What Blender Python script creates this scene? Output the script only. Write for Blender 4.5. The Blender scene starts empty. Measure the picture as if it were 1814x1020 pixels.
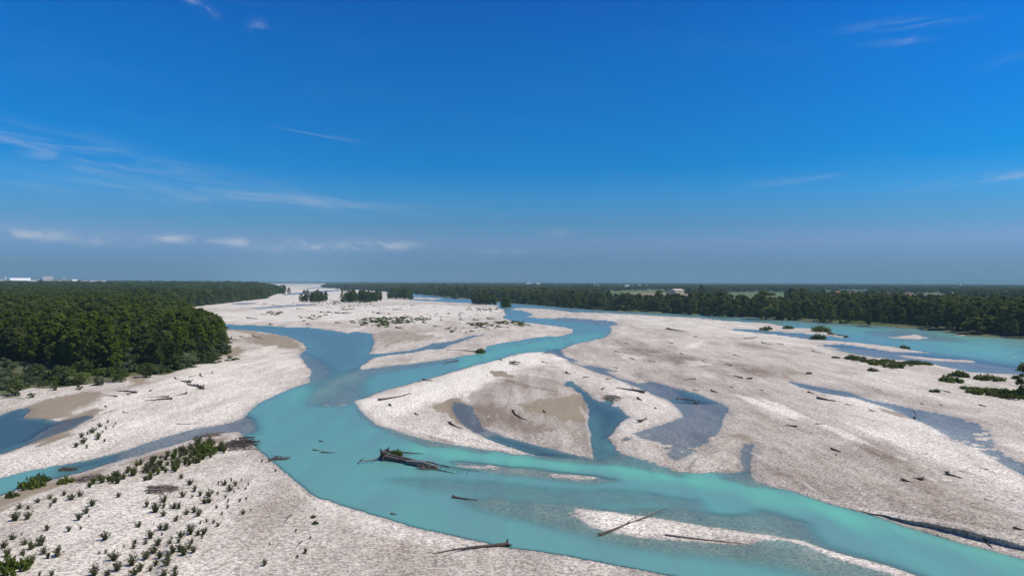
import bpy, math, random
import numpy as np
from mathutils import Matrix, Vector

random.seed(7)
rng = np.random.default_rng(11)
S = bpy.context.scene
COL = S.collection

# ------------------------------------------------------------------ camera, sky, sun, exposure
H = 30.0                      # height of the camera above the river
F = 1250.0                    # focal length in pixels of a 1814 px wide frame
PITCH = math.atan(11.0 / F)
ROLL = math.radians(0.19)
cd = bpy.data.cameras.new('camera'); cam = bpy.data.objects.new('camera', cd); COL.objects.link(cam)
cd.sensor_width = 36.0; cd.lens = 36.0 * F / 1814.0
cd.clip_start = 0.5; cd.clip_end = 120000.0
RM = Matrix.Rotation(math.pi / 2 - PITCH, 4, 'X') @ Matrix.Rotation(ROLL, 4, 'Z')
cam.matrix_world = Matrix.Translation((0, 0, H)) @ RM
S.camera = cam

SUN_EL, SUN_AZ = math.radians(57), math.radians(90)     # azimuth clockwise from +Y
sd_ = bpy.data.lights.new('sun', 'SUN'); sun = bpy.data.objects.new('sun', sd_); COL.objects.link(sun)
sd_.energy = 4.6; sd_.angle = math.radians(0.53); sd_.color = (1.0, 0.93, 0.83)
sv = Vector((math.sin(SUN_AZ) * math.cos(SUN_EL), math.cos(SUN_AZ) * math.cos(SUN_EL), math.sin(SUN_EL)))
sun.rotation_euler = sv.to_track_quat('Z', 'Y').to_euler(); sun.location = (100, 100, 300)

S.view_settings.view_transform = 'Standard'; S.view_settings.look = 'None'
S.view_settings.gamma = 1.0; S.view_settings.use_curve_mapping = False
S.view_settings.exposure = 0.0
S.render.engine = 'CYCLES'
S.cycles.max_bounces = 8; S.cycles.transparent_max_bounces = 16; S.cycles.volume_bounces = 1
S.cycles.diffuse_bounces = 3; S.cycles.glossy_bounces = 2
S.cycles.use_denoising = True; S.cycles.denoiser = 'OPENIMAGEDENOISE'; S.cycles.denoising_input_passes = 'RGB_ALBEDO_NORMAL'
S.cycles.sample_clamp_indirect = 6.0

W = bpy.data.worlds.new('World'); S.world = W; W.use_nodes = True
def build_world():
    nt = W.node_tree; nt.nodes.clear()
    N = nt.nodes; L = nt.links
    def math_(op, a, b=None, c=None, clamp=False):
        n = N.new('ShaderNodeMath'); n.operation = op; n.use_clamp = clamp
        for i, v in enumerate((a, b, c)):
            if v is None: continue
            if isinstance(v, (int, float)): n.inputs[i].default_value = v
            else: L.new(v, n.inputs[i])
        return n.outputs[0]
    out = N.new('ShaderNodeOutputWorld'); bg = N.new('ShaderNodeBackground')
    sky = N.new('ShaderNodeTexSky'); sky.sky_type = 'NISHITA'; sky.sun_disc = False
    sky.sun_elevation = SUN_EL; sky.sun_rotation = SUN_AZ
    sky.altitude = 50; sky.air_density = 1.0; sky.dust_density = 0.3; sky.ozone_density = 3.0
    tc = N.new('ShaderNodeTexCoord'); sp = N.new('ShaderNodeSeparateXYZ'); L.new(tc.outputs['Generated'], sp.inputs[0])
    X, Y, Z = sp.outputs
    el = math_('MULTIPLY', math_('ARCSINE', Z), 57.29578)
    az = math_('MULTIPLY', math_('ARCTAN2', X, Y), 57.29578)
    # air colour graded by elevation: deep saturated blue higher up, greyer towards the horizon
    cr = N.new('ShaderNodeValToRGB'); cr.color_ramp.interpolation = 'LINEAR'
    L.new(math_('DIVIDE', el, 40.0, clamp=True), cr.inputs[0])
    e = cr.color_ramp.elements
    stops = SKY_STOPS
    e[0].position = stops[0][0]; e[0].color = (*stops[0][1], 1)
    e[1].position = stops[-1][0]; e[1].color = (*stops[-1][1], 1)
    for p, c in stops[1:-1]:
        k = e.new(p); k.color = (*c, 1)
    mul = N.new('ShaderNodeMix'); mul.data_type = 'RGBA'; mul.blend_type = 'MULTIPLY'; mul.inputs[0].default_value = 1
    L.new(sky.outputs[0], mul.inputs[6]); L.new(cr.outputs[0], mul.inputs[7])
    lat = N.new('ShaderNodeMapRange'); lat.interpolation_type = 'SMOOTHSTEP'; L.new(math_('ABSOLUTE', math_('ADD', az, -2.0)), lat.inputs[0])
    for i_, v_ in enumerate((6.0, 40.0, 1.0, 1.16)): lat.inputs[i_ + 1].default_value = v_
    vm = N.new('ShaderNodeVectorMath'); vm.operation = 'SCALE'; L.new(mul.outputs[2], vm.inputs[0]); L.new(lat.outputs[0], vm.inputs['Scale'])
    # thin cirrus and far cumulus, by direction
    comb = N.new('ShaderNodeCombineXYZ'); L.new(az, comb.inputs[0]); L.new(el, comb.inputs[1])
    def noise(sx, sy, rot, scale, detail, rough, dist=0.0):
        m = N.new('ShaderNodeMapping'); L.new(comb.outputs[0], m.inputs[0])
        m.inputs['Rotation'].default_value = (0, 0, math.radians(rot)); 
        m2 = N.new('ShaderNodeMapping'); L.new(m.outputs[0], m2.inputs[0]); m2.inputs['Scale'].default_value = (sx, sy, 1)
        n = N.new('ShaderNodeTexNoise'); L.new(m2.outputs[0], n.inputs['Vector'])
        n.inputs['Scale'].default_value = scale; n.inputs['Detail'].default_value = detail
        n.inputs['Roughness'].default_value = rough; n.inputs['Distortion'].default_value = dist
        return n.outputs[0]
    def blob(a0, e0, ra, re, tilt):
        c, s = math.cos(math.radians(tilt)), math.sin(math.radians(tilt))
        da = math_('SUBTRACT', az, a0); de = math_('SUBTRACT', el, e0)
        u = math_('DIVIDE', math_('ADD', math_('MULTIPLY', da, c), math_('MULTIPLY', de, s)), ra)
        v = math_('DIVIDE', math_('SUBTRACT', math_('MULTIPLY', de, c), math_('MULTIPLY', da, s)), re)
        r2 = math_('ADD', math_('MULTIPLY', u, u), math_('MULTIPLY', v, v))
        return math_('POWER', 2.718, math_('MULTIPLY', r2, -1.0))
    def thr(v, a, b):
        n = N.new('ShaderNodeMapRange'); n.interpolation_type = 'SMOOTHSTEP'; L.new(v, n.inputs[0])
        n.inputs[1].default_value = a; n.inputs[2].default_value = b
        return n.outputs[0]
    def px(x, y):   # photo pixel -> azimuth, elevation (degrees)
        d = RM.to_3x3() @ Vector(((x - 907) / F, (510 - y) / F, -1)).normalized()
        return math.degrees(math.atan2(d.x, d.y)), math.degrees(math.asin(d.z))
    cir = thr(noise(0.10, 0.75, 7, 1.0, 6, 0.58, 0.9), 0.34, 0.80)
    cir_r = thr(noise(0.10, 0.75, -4, 1.0, 8, 0.62, 0.6), 0.40, 0.78)
    cum = thr(noise(0.55, 1.3, 0, 0.9, 7, 0.62, 0.3), 0.36, 0.62)
    total = math_('MULTIPLY', thr(noise(0.05, 0.30, 5, 1.0, 6, 0.6, 0.4), 0.50, 0.85), 0.06)
    for (x, y, rx, ry, tilt, k, nz) in CLOUDS:
        a0, e0 = px(x, y)
        b = blob(a0, e0, rx * 0.0458, ry * 0.0458, tilt)
        src = {'c': cir, 'r': cir_r, 'u': cum}.get(nz)
        t = math_('MULTIPLY', b, k) if src is None else math_('MULTIPLY', math_('MULTIPLY', b, k), src)
        total = math_('ADD', total, t)
    total = math_('MULTIPLY', total, .62)
    mx = N.new('ShaderNodeMix'); mx.data_type = 'RGBA'
    L.new(total, mx.inputs[0]); L.new(vm.outputs[0], mx.inputs[6]); mx.inputs[7].default_value = CLOUD_COL
    L.new(mx.outputs[2], bg.inputs[0]); bg.inputs[1].default_value = 0.10
    L.new(bg.outputs[0], out.inputs[0])
SKY_STOPS = [(0.0, (0.2095, 0.3991, 0.7352)), (0.026, (0.2095, 0.3991, 0.7352)), (0.05, (0.2401, 0.4309, 0.8576)), (0.079, (0.3348, 0.4962, 0.8543)), (0.1135, (0.2185, 0.5074, 0.8193)), (0.17, (0.114, 0.567, 0.98)), (0.226, (0.0001, 0.5262, 1.0169)), (0.335, (0.0, 0.5135, 1.0589)), (0.443, (0.0, 0.5031, 1.0924)), (0.543, (0.0, 0.4384, 1.0995)), (1.0, (0.2, 0.4384, 1.0445))]  # last stop, above the frame: red added to make shade less blue
CLOUD_COL = (4.6, 5.4, 6.8, 1)
# photo x, y, half sizes (px), tilt, strength, noise kind
CLOUDS = [(200, 290, 190, 26, -9, 0.83, 'c'), (80, 262, 200, 14, -7, 0.52, 'c'), (330, 345, 300, 12, -2, 0.6, 'c'), (560, 356, 160, 8, -4, 0.45, 'c'),
          (352, 6, 22, 7, -25, 0.94, 'u'), (457, 46, 14, 8, 0, 0.42, 'u'),
          (560, 239, 60, 1.6, -7.5, .22, None), (610, 245, 28, 1.5, -7, .12, None),
          (1600, 44, 60, 7, -3, .9, 'r'), (1575, 76, 42, 5, -4, .75, 'r'), (1612, 72, 10, 5, 25, .4, 'r'), (1795, 100, 36, 8, 14, .6, 'r'),
          (1770, 312, 75, 6, 2, 1.2, 'r'), (1620, 325, 60, 5, -3, .9, 'r'), (1400, 322, 50, 6, 3, .7, 'r'), (1640, 337, 60, 5, 2, .6, 'r'), (1460, 312, 24, 3, 5, .5, 'r'),
          (40, 415, 70, 8, 0, 1.7, 'u'), (310, 423, 34, 6, 0, 1.87, 'u'), (424, 430, 16, 8, 0, 1.36, 'u'), (545, 436, 55, 9, 0, 1.36, 'u'), (672, 435, 60, 8, 0, 1.53, 'u'),
          (190, 430, 40, 7, 0, 0.85, 'u'), (390, 428, 25, 5, 0, 0.85, 'u'), (985, 412, 20, 6, 0, 0.42, 'u'), (890, 445, 60, 6, 0, 0.34, 'u'), (470, 443, 30, 5, 0, 0.68, 'u')]
build_world()

# ------------------------------------------------------------------ helpers
def tag(o, label=None, cat=None, group=None, kind=None):
    if label: o['label'] = label
    if cat: o['category'] = cat
    if group: o['group'] = group
    if kind: o['kind'] = kind
    return o
def mesh_obj(name, me, mats=(), parent=None, link=True):
    for m in mats: me.materials.append(m)
    o = bpy.data.objects.new(name, me)
    if link: COL.objects.link(o)
    if parent is not None: o.parent = parent
    return o
def empty(name, loc, rz=0.0):
    o = bpy.data.objects.new(name, None); COL.objects.link(o)
    o.location = loc; o.rotation_euler = (0, 0, rz); o.empty_display_size = 0.5
    return o
R3 = np.array(RM.to_3x3())
def pix(x, y, z=0.0):
    """photo pixel -> point on the level z"""
    x = np.asarray(x, float); y = np.asarray(y, float)
    v = np.stack([(x - 907) / F, (510 - y) / F, -np.ones_like(x)], -1) @ R3.T
    t = (z - H) / v[..., 2]
    return v[..., 0] * t, v[..., 1] * t
def polyw(pts):
    p = np.array(pts, float); X, Y = pix(p[:, 0], p[:, 1]); return np.stack([X, Y], -1)

def sdf(poly, X, Y, margin=60.0):
    """signed distance (positive inside), clipped to +-margin outside the box"""
    out = np.full(X.shape, -margin, np.float32)
    lo = poly.min(0) - margin; hi = poly.max(0) + margin
    m = (X > lo[0]) & (X < hi[0]) & (Y > lo[1]) & (Y < hi[1])
    if not m.any(): return out
    x = X[m].astype(np.float32); y = Y[m].astype(np.float32)
    d2 = np.full(x.shape, 1e12, np.float32); ins = np.zeros(x.shape, bool)
    n = len(poly)
    for i in range(n):
        ax, ay = poly[i]; bx, by = poly[(i + 1) % n]
        ex, ey = bx - ax, by - ay
        L2 = ex * ex + ey * ey
        if L2 < 1e-9: continue
        px_ = x - np.float32(ax); py_ = y - np.float32(ay)
        t = np.clip((px_ * np.float32(ex) + py_ * np.float32(ey)) / np.float32(L2), 0, 1)
        dx = px_ - t * np.float32(ex); dy = py_ - t * np.float32(ey)
        np.minimum(d2, dx * dx + dy * dy, out=d2)
        c = (ay > y) != (by > y)
        if ey != 0: ins ^= c & (x < np.float32(ax) + np.float32(ex / ey) * (y - np.float32(ay)))
    d = np.sqrt(d2)
    out[m] = np.where(ins, d, np.maximum(-d, -margin))
    return out
def smooth(x, a, b):
    t = np.clip((x - a) / (b - a), 0, 1); return t * t * (3 - 2 * t)
_perm = rng.random((256, 256)).astype(np.float32)
def vnoise(x, y):
    xi = np.floor(x).astype(np.int64); yi = np.floor(y).astype(np.int64)
    fx = (x - xi).astype(np.float32); fy = (y - yi).astype(np.float32)
    fx = fx * fx * (3 - 2 * fx); fy = fy * fy * (3 - 2 * fy)
    a = _perm[xi & 255, yi & 255]; b = _perm[(xi + 1) & 255, yi & 255]
    c = _perm[xi & 255, (yi + 1) & 255]; d = _perm[(xi + 1) & 255, (yi + 1) & 255]
    return (a * (1 - fx) + b * fx) * (1 - fy) + (c * (1 - fx) + d * fx) * fy
def fbm(x, y, o=4):
    s = 0; a = 0.5; t = 0
    for i in range(o):
        s = s + a * vnoise(x * 2 ** i + 17.3 * i, y * 2 ** i + 5.1 * i); t += a; a *= 0.5
    return s / t

# ------------------------------------------------------------------ the river plan, traced on the ground
WATER = {
 'main': [(893,563),(897,555),(905,551),(915,549),(930,552),(945,558),(925,563),(945,563),(976,565),(1000,562),(1040,565),(1085,569),(1094,575),(1079,578),
          (1080,589),(1070,597.7),(1050,602),(1021.7,608),(1001,615),(992,620),(993.7,625),(999,631.6),(989,629),(978,623.5),(943,623.5),(922,625),(897,631.6),(863.7,642),(833,648),
          (808,656),(757,671),(706,684),(667.6,695),(642,705.5),(627,712.5),(634.5,720),(645,734.5),(667,752),(701,763),(739,775),(792,786),(860,796),(891,800.5),
          (907,805),(957,807),(988,801),(1051,814),(1060,812),(1098,802),(1129.5,811),(1154.6,818),(1183,826.5),(1205,834),(1244,838),(1298,836.5),(1317,832),(1327,841),(1337,851.6),
          (1367,861.4),(1396,867.5),(1443,883.7),(1481,896),(1531.5,909),(1569.6,921),(1607.6,934),(1658,948),(1709,963),(1760,976),(1814,990),(1960,1035),(2200,1120),(2200,1400),(1500,1250),
          (1340,1060),(1192,1020),(1145,1010.6),(1082,999.6),(1020,987),(941,974.5),(875,963.6),(808,949.5),(754.6,938.5),(701,924),(651,909),(601,893),(557,876),(525.5,854),(503.5,835),
          (478,813),(456.5,794),(440,782),(428,766),(431,740),(441,730),(458.6,714.5),(489,699),(525,685),(548,677.5),(560,670),(600,662),(634,655),(655,653),(706,646.5),(757,641),(808,633.5),(838,628),
          (860,622),(862,613),(890,608),(920,603),(950,598),(970,596),(985,597),(1005,593),(1017,588),(1015,583),(1000,579),(960,574),(925,570),(910,569)],
 'basin': [(372,575),(400,575.2),(458.6,577),(512,580),(548,580.7),(588.6,586),(616.6,591),(629,588),(657,591),(661,600),(662,612),(655,624),(652,628),(680,626.5),(731,619.6),(753,615),(762,609),(797.5,605),(818,600),(831,595),
           (858,592.5),(834,598.5),(818,603.6),(797.5,611),(782,617.6),(757,619),(731,624),(680,630),(662,633),(645,644),(634,656),(600,668),(555,682),(546,680),(550,663.5),(553,656),(537.6,640.5),(530,626.5),(545,619),(541,610),(527,602),(502,594),(464,587),(425.5,583.5),(400,583),(372,582)],
 'left_stream': [(440,738),(431,741),(392,752),(329,763),(282,777),(220,799),(157,814.5),(94,825.5),(47,835),(0,847),(-150,876),(-150,910),(0,876),(31,866),(103,846),(141,836),(188,821.5),(251,803.5),(314,785),(376.5,767.5),(424,764),(440,770)],
 'pond': [(-200,770),(0,736),(19,728),(41,723.5),(52,725),(44,741),(69,742),(100,747),(125,742),(150,736),(165,738),(140,752),(100,768),(59.6,783),(31,793),(0,804),(-200,850)],
 'far_river': [(724,519.5),(760,523),(800,528),(838,530),(872,535),(907,537),(960,541),(1010,545),(1070,550),(1130,553),(1200,556),(1250,558),(1300,561),(1350,564),(1400,567),(1440,570),(1500,574),(1560,578),(1600,581),(1639,584),(1680,588),(1701,592),(1742,597),(1783,599),(1814,601),(2000,615),(2300,650),
               (2300,720),(1950,680),(1814,664),(1763,661),(1721.6,659),(1690,653),(1670,649),(1639,642.6),(1598,638.5),(1557,634),(1526,629),(1488,622),(1467.6,618),(1445,612),(1490,610),(1540,617),(1577,622.5),(1608,624.5),(1656,625),(1618,620),(1577.5,613),(1536,608.6),(1509,605.6),(1467.6,603),(1437,601.5),
               (1406,597),(1364.7,592),(1323.5,587),(1288.5,583),(1303,582.6),(1344,584),(1385,588),(1426,591),(1457,593.6),(1488,599),(1509,597.7),(1488,594),(1467.6,586),(1440,582),(1412,581),(1391,578),(1364.7,572.6),(1323.5,570.6),(1282,567.5),(1241,563),(1200,561),(1120,556.5),(1062,554),(1010,553),(975,548),(940,546),(912,545.5),(890,541),(836,537),(790,535),(724,531)],
 'side_channel': [(985,618),(1000,631),(1016.6,637.5),(1044.6,647),(1080,654.6),(1118.5,666),(1157,677.5),(1195,687.7),(1224.5,695),(1259,707),(1276,714),(1292,723),(1286,731.5),(1278,747),(1275,764.6),(1262,777),(1245,786),(1232,797),(1215,808),(1198,814),(1186,808),(1176,794),(1160,781),(1125,774),(1106,783),(1100,780),(1114,770),(1154.6,757),(1189,748),(1211,736),(1205,726),(1197.6,717),(1182,707),(1157,698),(1131,686.4),(1093,671),(1055,658),(1016.6,644),(1001,635.5),(975,624)],
 'inner_left': [(806,712),(822,715),(835,720),(838,733),(856,758),(894,774),(932,784),(988,799),(1060,815),(957,808),(925,799),(878,783),(841,766),(820,752),(806,735),(800,722)],
 'inner_mid': [(1003,675),(1013,675),(1020,684),(1029,687),(1042,697),(1050,706),(1060,711.5),(1072,711),(1078,706),(1086,712),(1080,719),(1095,721.5),(1101,728),(1108,736),(1117,738),(1101,747),(1092,756.5),(1076,773.7),(1085.5,784.7),(1098,801),(1110,812),(1051,815),(1048,797),(1046,772),(1041.6,747),(1043,725),(1036,710),(1030,696),(1014,685),(1001,683)],
 'notch': [(1317,786),(1334,786),(1332,816),(1329,842),(1316,834),(1315,810)],
 'right_channel': [(1395,675),(1420,679),(1454,686.5),(1503,695),(1540,708),(1576.5,715.6),(1613,724),(1650,730),(1699,740),(1736,752),(1752,765),(1765,796),(1790,810),(1830,830),(2000,900),(2000,945),(1814,842),(1772,818),(1736,797),(1694,779),(1662,762),(1635,748),(1616,741),(1589,728),(1552,715.6),(1515,704.6),(1454,694.8),(1420,686)],
 'braid_a': [(406,539.5),(425,536.5),(452,536),(455,538),(430,539.8)],
 'braid_b': [(418,547),(450,545),(500,541),(560,538),(560,540),(500,544),(452,547)],
 'braid_c': [(500,521),(540,517),(600,513),(605,515),(560,519),(505,523)],
 'braid_d': [(515,512),(560,509),(600,508.5),(600,510),(550,511.5)],
 'fr_inlet': [(880,543.5),(888,540),(912,545),(905,552),(895,556),(893,549)],
}
ISLANDS = [
 [(1012,639),(1030,641),(1044,647),(1030,647),(1016,643)],
 [(1072,657),(1100,659),(1130,668),(1152,677),(1130,679),(1100,671),(1078,663)],
 [(1575,598),(1600,594.5),(1621,592),(1640,597),(1647,599.5),(1620,600),(1590,599.6)],
 [(1687,592),(1720,593),(1746,597),(1720,597),(1690,595)],
 [(1588,629),(1640,633),(1680,636),(1720,638.5),(1752,642),(1720,641.5),(1680,640),(1640,637),(1600,632.5)],
 [(1454,612.5),(1486,617),(1486,619.5),(1454,616)],
 [(1779,629),(1814,634),(1814,635.5),(1790,632.5)],
 [(724,526),(745,526.5),(790,529),(770,531),(735,530)],
 [(810,823),(850,825.5),(882,829),(880,831),(840,829),(813,826)],
 [(985,839),(1010,839.5),(1047,844.5),(1045,848.5),(1015,848),(990,844)],
 [(1016,899),(1045,902),(1082,905.5),(1120,910),(1145,913),(1192,921),(1260,932),(1354,946),(1379,951),(1425,957),(1455,968.7),(1506,982.6),(1557,998),(1607.6,1013),(1650,1027),(1720,1055),(1700,1060),(1570,1016),(1519,1000),(1460,980),(1430,966),(1390,958),(1354,957),(1330,965),(1295,964),(1260,961),(1176.5,956),(1129.5,950),(1082,941.6),(1045,933),(1020,915)],
 [(570,717),(580,716.3),(584,718.5),(575,719.6)], [(598,717.5),(611,715.7),(612,717),(600,718.6)],
 # light gravel fans in the shallows of the pool
 [(1100,790),(1115,785),(1132,780),(1170,781),(1176,790),(1163,792),(1178,806),(1183,817),(1160,812),(1130,803),(1105,798)],
 [(1010,568.5),(1012,568.5),(1012,569)],
]
# shallow water over gravel: polygon, depth, softness (m)
SHALLOW = [
 ([(1005,915),(1030,935),(1080,952),(1130,962),(1200,972),(1300,984),(1400,1003),(1500,1024),(1620,1060),(1640,1040),(1570,1012),(1500,990),(1440,970),(1354,950),(1250,940),(1120,925),(1030,905)], 0.10, 7.0),
 ([(830,886),(880,884),(940,890),(1000,893),(1040,903),(1060,930),(1020,935),(960,925),(900,912),(850,898)], 0.14, 5.0),
 ([(1030,886),(1100,872),(1150,874),(1230,886),(1230,893),(1150,890),(1080,890)], 0.26, 5.0),
 ([(1120,905),(1200,902),(1300,915),(1390,930),(1415,945),(1380,950),(1300,938),(1190,920)], 0.13, 4.0),
 ([(812,818),(880,826),(940,830),(985,838),(1050,845),(1080,850),(1040,853),(980,846),(920,840),(860,833)], 0.06, 4.0),
 ([(700,850),(800,850),(900,858),(1000,868),(1100,872),(1000,884),(880,876),(780,866)], 0.30, 7.0),
 ([(556,710),(562,693),(584,676),(617,663),(636,655),(760,641),(700,650),(650,665),(632,685),(622,712),(600,717),(570,718)], 0.10, 9.0),
 ([(640,655),(720,645),(800,634),(800,640),(720,653),(650,664)], 0.12, 7.0),
 ([(527,625),(545,630),(580,655),(560,676),(545,678),(548,660)], 0.12, 8.0),
 ([(978,562),(1010,563),(1060,567),(1095,575),(1080,578),(1040,572),(990,568)], 0.06, 10.0),
 ([(640,722),(655,742),(690,762),(740,777),(800,788),(860,798),(860,801),(790,791),(720,774),(670,756),(645,738)], 0.12, 3.0),
 ([(960,808),(1060,816),(1100,806),(1205,835),(1205,842),(1100,822),(1040,822),(960,812)], 0.16, 4.0),
 ([(1290,838),(1330,842),(1360,862),(1330,860),(1290,848)], 0.10, 3.0),
 ([(1350,905),(1420,925),(1420,950),(1370,950),(1320,930)], 0.16, 5.0),
 ([(330,762),(392,752),(440,740),(450,762),(420,772),(376,768),(300,790),(220,812),(220,798),(280,778)], 0.09, 3.0),
 ([(1100,775),(1150,760),(1210,735),(1285,760),(1240,800),(1190,812),(1150,800)], 0.06, 5.0),
 ([(1195,715),(1280,716),(1280,740),(1260,775),(1200,765)], 0.10, 6.0),
 ([(700,765),(780,783),(800,790),(760,790)], .1, 3.0),
 ([(1640,730),(1740,750),(1770,800),(1820,835),(1760,810),(1690,778),(1640,752)], 0.035, 4.0),
 ([(1450,612),(1560,622),(1700,640),(1814,655),(1814,664),(1690,653),(1560,635),(1450,618)], 0.10, 14.0),
 ([(1340,584),(1460,597),(1440,601),(1340,590)], 0.20, 10.0),
 ([(1540,587),(1600,586),(1700,602),(1690,606),(1600,603),(1540,592)], 0.16, 14.0),
 ([(110,748),(150,734),(168,737),(130,758),(60,784),(60,778),(92,758)], 0.10, 3.0),
 ([(945,546),(1010,549),(1004,556),(960,553)], 0.05, 14.0),
 ([(1310,782),(1340,782),(1336,830),(1312,830)], .05, 3.0), ([(796,705),(840,712),(845,745),(870,770),(850,772),(815,750)], .07, 3.0), ([(1390,672),(1460,685),(1560,708),(1650,728),(1650,756),(1560,722),(1450,698),(1390,682)], .16, 5.0), ([(976,620),(1060,650),(1190,688),(1190,706),(1060,664),(976,628)], .10, 6.0),
 ([(400,534),(560,536),(560,548),(400,548)], .06, 20.0), ([(495,507),(610,507),(610,524),(495,524)], .06, 60.0), ([(690,600),(850,592),(850,600),(760,618),(690,626)], .16, 10.0),
]
# water that is clearer and bluer than the milky main stream: polygon, softness
CLEAR = [(WATER['basin'], 14.0, .55), (WATER['pond'], 3.0, 1.0), (WATER['side_channel'], 5.0, 1.0), (WATER['inner_left'], 3.0, 1.0), ([(1003,672),(1060,705),(1120,735),(1080,790),(1100,806),(1050,808),(1040,740),(1000,685)], 5.0, 1.0),
         (WATER['right_channel'], 5.0, 1.0), (WATER['notch'], 3.0, 1.0), ([(1300,583),(1470,600),(1560,613),(1814,645),(1814,664),(1600,640),(1450,615),(1300,587)], 9.0, .6),
         ([(440,736),(329,763),(220,799),(157,814),(110,824),(100,846),(188,822),(314,786),(424,764),(450,768)], 4.0, 1.0)]
MILK_SHEEN = [([(1380,572),(1500,577),(1650,588),(1814,602),(1814,640),(1700,630),(1640,614),(1540,598),(1450,585)], 16.0), ([(700,788),(800,796),(950,812),(1100,821),(1300,848),(1500,899),(1814,990),(1960,1030),(1960,1060),(1814,1012),(1500,926),(1300,874),(1100,842),(950,826),(800,812),(720,800)], 4.0), ([(560,680),(600,662),(640,660),(612,690),(560,712),(530,716),(520,700)], 8.0), ([(820,632),(900,612),(1000,598),(1060,590),(1070,597),(1000,612),(900,628),(820,648)], 10.0)]  # first patch: sky reflection on the far right river put into water colour
# sand: polygon, amount, softness
SAND = [
 ([(430,600),(470,590),(502,594),(527,602),(545,613),(538,622),(500,618),(450,612)], .8, 5), ([(398,625),(420,616),(440,624),(425,634),(400,632)], 1, 6),
 ([(993,705),(1020,702),(1034,711),(1043,728),(1040,748),(1000,746),(960,735),(925,720),(950,708)], .95, 3), ([(861,661),(890,659),(904,671),(870,669)], .95, 2),
 ([(925,722),(990,745),(1035,765),(1030,770),(960,748)], .5, 3),
 ([(40,724),(70,712),(110,703),(172,697),(184,702),(158,720),(125,738),(70,746),(44,742)], 1.0, 2.5), ([(70,790),(95,752),(150,728),(185,728),(150,752),(95,780)], 1.0, 3), ([(60,783),(100,752),(165,733),(172,738),(120,765),(60,790)], .9, 2),
 ([(-100,900),(0,878),(60,862),(110,850),(160,838),(250,812),(330,793),(420,775),(330,800),(200,835),(130,862),(60,885),(-100,940)], .8, 2.5),
 ([(570,584),(616,591),(660,590),(720,588),(790,597),(830,594),(760,603),(690,615),(664,612),(660,595),(620,596),(580,590)], .6, 9), ([(770,722),(805,708),(838,722),(846,748),(862,764),(840,764),(800,744)], .8, 1.5),
 ([(1380,655),(1410,655),(1430,665),(1390,668)], .7, 6), ([(1450,657),(1500,660),(1555,668),(1500,668)], .55, 6), ([(380,580),(460,586),(500,596),(440,592),(390,586)], .7, 6),
 ([(1300,772),(1318,770),(1330,784),(1312,780)], .7, 1.5), ([(1085,565),(1140,567),(1180,574),(1120,576),(1085,578)], .4, 10), ([(640,583),(720,578),(830,585),(760,592),(680,590)], .45, 10),
 ([(450,778),(480,800),(505,835),(470,830),(440,805),(420,795)], .4, 3), ([(55,700),(160,682),(230,668),(160,690),(100,702)], .5, 4), ([(232,640),(248,640),(258,680),(230,688)], .9, 3),
 ([(1690,690),(1760,680),(1814,695),(1814,712),(1760,702)], .4, 5), ([(1550,722),(1600,730),(1615,742),(1570,735)], .6, 2),
]
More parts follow.
